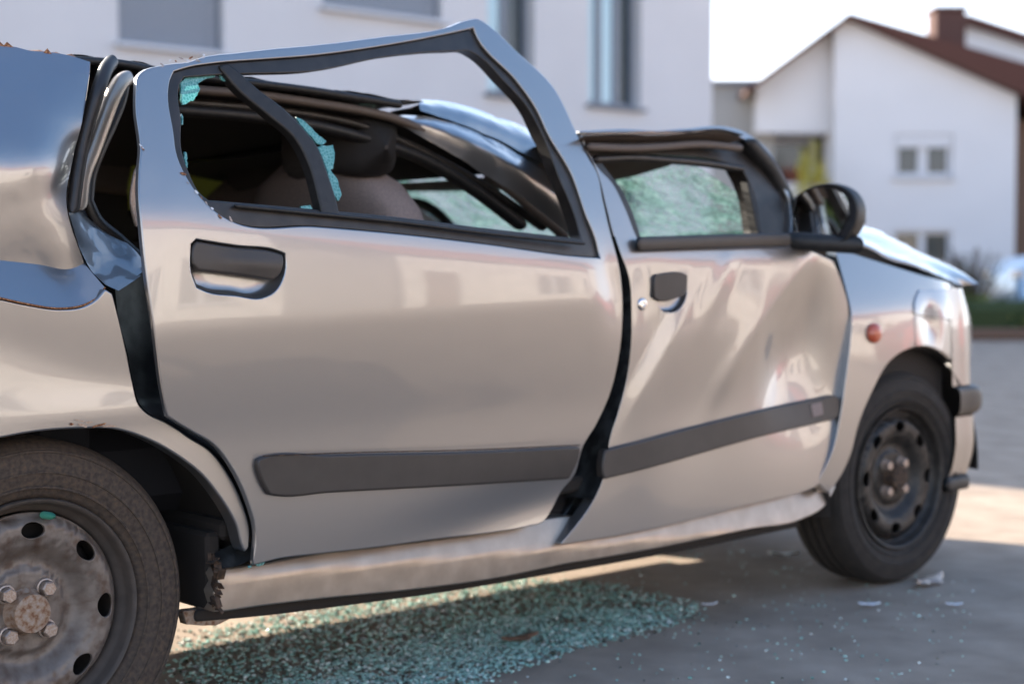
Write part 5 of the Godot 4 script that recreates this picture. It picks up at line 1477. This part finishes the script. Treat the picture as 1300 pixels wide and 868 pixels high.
func wheels(car: Node3D) -> void:
	for k in 4:
		var front := k % 2 == 1
		var far := k > 1
		var w := Node3D.new()
		w.name = "wheel"
		car.add_child(w, true)
		w.position = Vector3(2.48 if front else 0.0, 0.287, -0.045 if not far else -1.555) - car.position
		if far: w.rotation.y = PI
		if front: w.rotation.y += -0.03
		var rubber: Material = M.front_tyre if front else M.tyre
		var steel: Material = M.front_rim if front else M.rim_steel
		var t := MB.new()
		var prof := PackedVector2Array([Vector2(0.178, -0.165), Vector2(0.2, -0.172), Vector2(0.24, -0.176), Vector2(0.272, -0.168), Vector2(0.283, -0.155), Vector2(0.2865, -0.14)])
		for gz in [-0.125, -0.095, -0.065]:
			prof.append_array([Vector2(0.2875, gz - 0.006), Vector2(0.2805, gz - 0.004), Vector2(0.2805, gz + 0.004), Vector2(0.2875, gz + 0.006)])
		prof.append_array([Vector2(0.2865, -0.036), Vector2(0.283, -0.022), Vector2(0.277, -0.011), Vector2(0.2715, -0.005), Vector2(0.2700, -0.0052), Vector2(0.2690, -0.0022), Vector2(0.2655, -0.0016), Vector2(0.2645, -0.0035), Vector2(0.252, 0.001), Vector2(0.236, 0.0025), Vector2(0.2352, 0.0042), Vector2(0.2325, 0.0044), Vector2(0.2315, 0.002), Vector2(0.222, 0.0), Vector2(0.2115, -0.003), Vector2(0.2105, -0.0005), Vector2(0.2075, -0.0005), Vector2(0.2065, -0.004), Vector2(0.199, -0.007), Vector2(0.193, -0.012), Vector2(0.1885, -0.02), Vector2(0.184, -0.03)])
		lathe(t, prof, 110)
		put(t, "tyre", rubber, w, true)
		var r := MB.new()
		lathe(r, PackedVector2Array([Vector2(0.178, -0.16), Vector2(0.188, -0.02), Vector2(0.1905, -0.008), Vector2(0.1885, -0.004), Vector2(0.1845, -0.005), Vector2(0.1815, -0.010), Vector2(0.1795, -0.022), Vector2(0.176, -0.030), Vector2(0.170, -0.033), Vector2(0.166, -0.044), Vector2(0.162, -0.06), Vector2(0.158, -0.1)]), 90)
		put(r, "rim", M.rim_edge if not front else steel, w, true)
		r = MB.new()
		var disc := curve2(ellipse(Vector2.ZERO, 0.164, 0.164, 0.0, 60), 0.02)
		var holes := []
		for i in 8:
			var a := TAU * i / 8.0 + 0.74
			holes.append(ellipse(Vector2(0.136, 0).rotated(a), 0.0135, 0.0205, a, 22))
		panel(r, disc, holes, ZF_disc, 0.0, 0.008, 0.0015, 0.004)
		put(r, "wheel_disc", steel, w, true)
		var cap := MB.new()
		lathe(cap, PackedVector2Array([Vector2(0.040, -0.037), Vector2(0.0375, -0.03), Vector2(0.0335, -0.026), Vector2(0.0330, -0.012), Vector2(0.0315, -0.009), Vector2(0.02, -0.0078), Vector2(0.0, -0.0075)]), 40)
		put(cap, "hub_cap", M.rust if not front else M.dark_rust, w, true)
		for i in 4:
			var a := PI / 4 + TAU * i / 4.0 + 0.03
			var b := MB.new()
			var p := Vector3(0.049 * cos(a), 0.049 * sin(a), -0.036)
			lathe(b, PackedVector2Array([Vector2(0.0165, 0.0), Vector2(0.0155, 0.006), Vector2(0.013, 0.007)]), 20, 0, TAU, p)
			hexagon(b, p + Vector3(0, 0, 0.006), 0.013, 0.016, rng.randf() * 1.0)
			put(b, "wheel_bolt", M.bolt, w, true)
		var drum := MB.new()
		lathe(drum, PackedVector2Array([Vector2(0.15, -0.15), Vector2(0.15, -0.075), Vector2(0.14, -0.066), Vector2(0.0, -0.066)]), 40)
		put(drum, "brake_drum", M.underbody, w, true)
		if not front and not far:
			var v := MB.new()
			bar(v, PackedVector3Array([Vector3(0.030, 0.158, -0.026), Vector3(0.031, 0.159, -0.004)]), 0.0065, 0.0065, Vector3.UP, 2.0, 12)
			bar(v, PackedVector3Array([Vector3(0.031, 0.159, -0.004), Vector3(0.0312, 0.1592, 0.004)]), 0.0048, 0.0048, Vector3.UP, 2.0, 12)
			put(v, "valve_cap", M.green_plastic, w, true)

func hexagon(mb: MB, at: Vector3, r: float, h: float, turn: float) -> void:
	var top := at + Vector3(0, 0, h)
	for i in 6:
		var a := Vector3(cos(turn + TAU * i / 6), sin(turn + TAU * i / 6), 0)
		var b := Vector3(cos(turn + TAU * (i + 1) / 6), sin(turn + TAU * (i + 1) / 6), 0)
		var n := (a + b).normalized()
		var cut := Vector3(0, 0, 0.002)
		mb.face(at + a * r, at + b * r, top - cut + b * r, top - cut + a * r, n)
		mb.face(top - cut + a * r, top - cut + b * r, top + b * r * 0.84, top + a * r * 0.84, (n + Vector3(0, 0, 1)).normalized())
		mb.t(top, top + a * r * 0.84, top + b * r * 0.84, Vector3.BACK, Vector3.BACK, Vector3.BACK)

# ---------- on the ground
func grain(k: int) -> ArrayMesh:
	var rg := RandomNumberGenerator.new(); rg.seed = 90 + k
	var mb := MB.new()
	var p := []
	for s in [-0.35, 0.35]:
		for i in 5:
			var w := TAU * i / 5.0 + rg.randf_range(-0.3, 0.3)
			p.append(Vector3(cos(w) * rg.randf_range(0.4, 0.6), s * rg.randf_range(0.7, 1.2), sin(w) * rg.randf_range(0.4, 0.6)))
	for i in 5:
		var j := (i + 1) % 5
		mb.flat(p[i], p[j], p[5 + j]); mb.flat(p[i], p[5 + j], p[5 + i])
	for i in range(1, 4):
		mb.flat(p[5], p[5 + i], p[6 + i]); mb.flat(p[0], p[i + 1], p[i])
	return mb.mesh(M.glass_chip)

func debris() -> void:
	var rg := RandomNumberGenerator.new(); rg.seed = 5
	var dense := pts([0.623, -0.704, 0.785, -0.866, 0.912, -0.862, 1.207, -0.883, 1.547, -0.854, 1.796, -0.815, 1.924, -0.579, 1.911, -0.288, 1.817, -0.125, 1.615, -0.104, 1.33, -0.094, 1.048, -0.056, 0.79, 0.046, 0.383, 0.198, 0.187, 0.018])
	var core := pts([0.561, -0.319, 0.873, -0.426, 1.106, -0.442, 1.341, -0.492, 1.592, -0.479, 1.767, -0.293, 1.682, -0.133, 1.341, -0.104, 1.048, -0.056, 0.79, 0.046, 0.383, 0.198, 0.246, 0.072])
	var wide := pts([0.73, -0.916, 1.01, -1.013, 2.222, -1.132, 2.756, -0.642, 2.643, 0.081, 1.718, 0.645, 1.076, 0.056, 0.43, 0.353, 0.144, 0.09])
	for k in 3:
		var where := []
		var lo := Vector2(0, -2); var hi := Vector2(3.3, 1.2)
		var n := [10000, 9500, 900]
		var tries := 0
		while where.size() < n[k] and tries < 400000:
			tries += 1
			var p := Vector2(rg.randf_range(lo.x, hi.x), rg.randf_range(lo.y, hi.y))
			if Geometry2D.is_point_in_polygon(p, [dense, core, wide][k]):
				if k == 1 and wrinkle.get_noise_2d(p.x * 40, p.y * 40) < rg.randf_range(-0.5, 0.1): continue
				if k < 2:   # thinner towards the rim of the patch
					var near := 9.0
					var loop: PackedVector2Array = [dense, core][k]
					for i in loop.size(): near = minf(near, p.distance_to(Geometry2D.get_closest_point_to_segment(p, loop[i], loop[(i + 1) % loop.size()])))
					if rg.randf() > 0.12 + near / 0.09 + 0.3 * wrinkle.get_noise_2d(p.x * 130, p.y * 130): continue
				where.append(p)
		var mm := MultiMesh.new()
		mm.transform_format = MultiMesh.TRANSFORM_3D
		mm.use_colors = true
		mm.mesh = grain(k)
		mm.instance_count = where.size()
		for i in where.size():
			var s := (rg.randf_range(0.004, 0.0085) if rg.randf() < 0.9 else rg.randf_range(0.008, 0.012)) * (0.8 if k == 2 else 1.0)
			var b := Basis.from_euler(Vector3(rg.randf_range(-0.5, 0.5), rg.randf() * TAU, rg.randf_range(-0.5, 0.5))).scaled(Vector3(s, s * 0.45, s))
			mm.set_instance_transform(i, Transform3D(b, Vector3(where[i].x, 0.0015 + rg.randf() * 0.002, where[i].y)))
			var c := Color(0.17, 0.36, 0.30).lerp(Color(0.45, 0.72, 0.63), rg.randf())
			var q := rg.randf()
			if q < 0.09: c = Color(0.8, 0.88, 0.82)
			elif q < 0.34: c = Color(0.05, 0.07, 0.05)
			if k == 1: c = c.lerp(Color(0.36, 0.50, 0.46), 0.25)
			mm.set_instance_color(i, c)
		var o := MultiMeshInstance3D.new()
		o.multimesh = mm
		o.name = ["broken_glass", "glass_heap", "scattered_glass"][k]
		add_child(o)
		stuff(o)
		tag(o, ["bed of small green broken glass grains spread under the silver sill", "thickest heap of green broken glass grains on the asphalt before the rear door", "loose glass grains strewn thinly over the asphalt towards the front wheel"][k], "broken glass")
	# single pieces one can pick out
	var names := [
		["plastic_fragment", "curved grey plastic fragment lying on the asphalt in front of the front wheel", pts([2.531, 0.007])[0], 0.075, M.bolt],
		["plastic_fragment", "small white plastic fragment on the asphalt nearest below the front wheel", pts([2.172, 0.066])[0], 0.028, M.frame_white],
		["plastic_fragment", "pale fragment lying alone on the asphalt right of the white one", pts([2.329, 0.21])[0], 0.022, M.frame_white],
		["trim_fragment", "shiny silver trim fragment on the ground just behind the front wheel", pts([2.557, -0.502])[0], 0.045, M.aluminium],
		["plastic_fragment", "tiny white fragment at the right tip of the glass heap", pts([1.877, -0.204])[0], 0.024, M.frame_white],
		["leaf_litter", "dry brown leaf lying on the green broken glass", pts([1.276, -0.255])[0], 0.05, M.wood_brown],
		["leaf_litter", "small orange brown scrap on the glass at the bottom edge", pts([0.918, -0.106])[0], 0.014, M.rust]]
	for e in names:
		var mb := MB.new()
		var w: float = e[3]
		var g := []
		for i in 6:
			var line := PackedVector3Array()
			for j in 9:
				var u := j / 8.0 * 2.0 - 1.0; var v := i / 5.0 * 2.0 - 1.0
				var half := w * (0.35 + 0.15 * sin(j * 1.7)) * sqrt(maxf(0.02, 1.0 - u * u))
				line.append(Vector3(u * w, 0.006 + 0.14 * w * (1.0 - v * v) + 0.1 * w * u * u + rng.randf_range(0, 0.02) * w, v * half))
			g.append(line)
		sheet(mb, g, Vector3.UP)
		var o := put(mb, e[0], e[4])
		o.position = Vector3(e[2].x, 0.002, e[2].y)
		o.rotation.y = rng.randf_range(-1.0, 0.2)
		tag(o, e[1], "leaf" if e[0] == "leaf_litter" else "fragment")
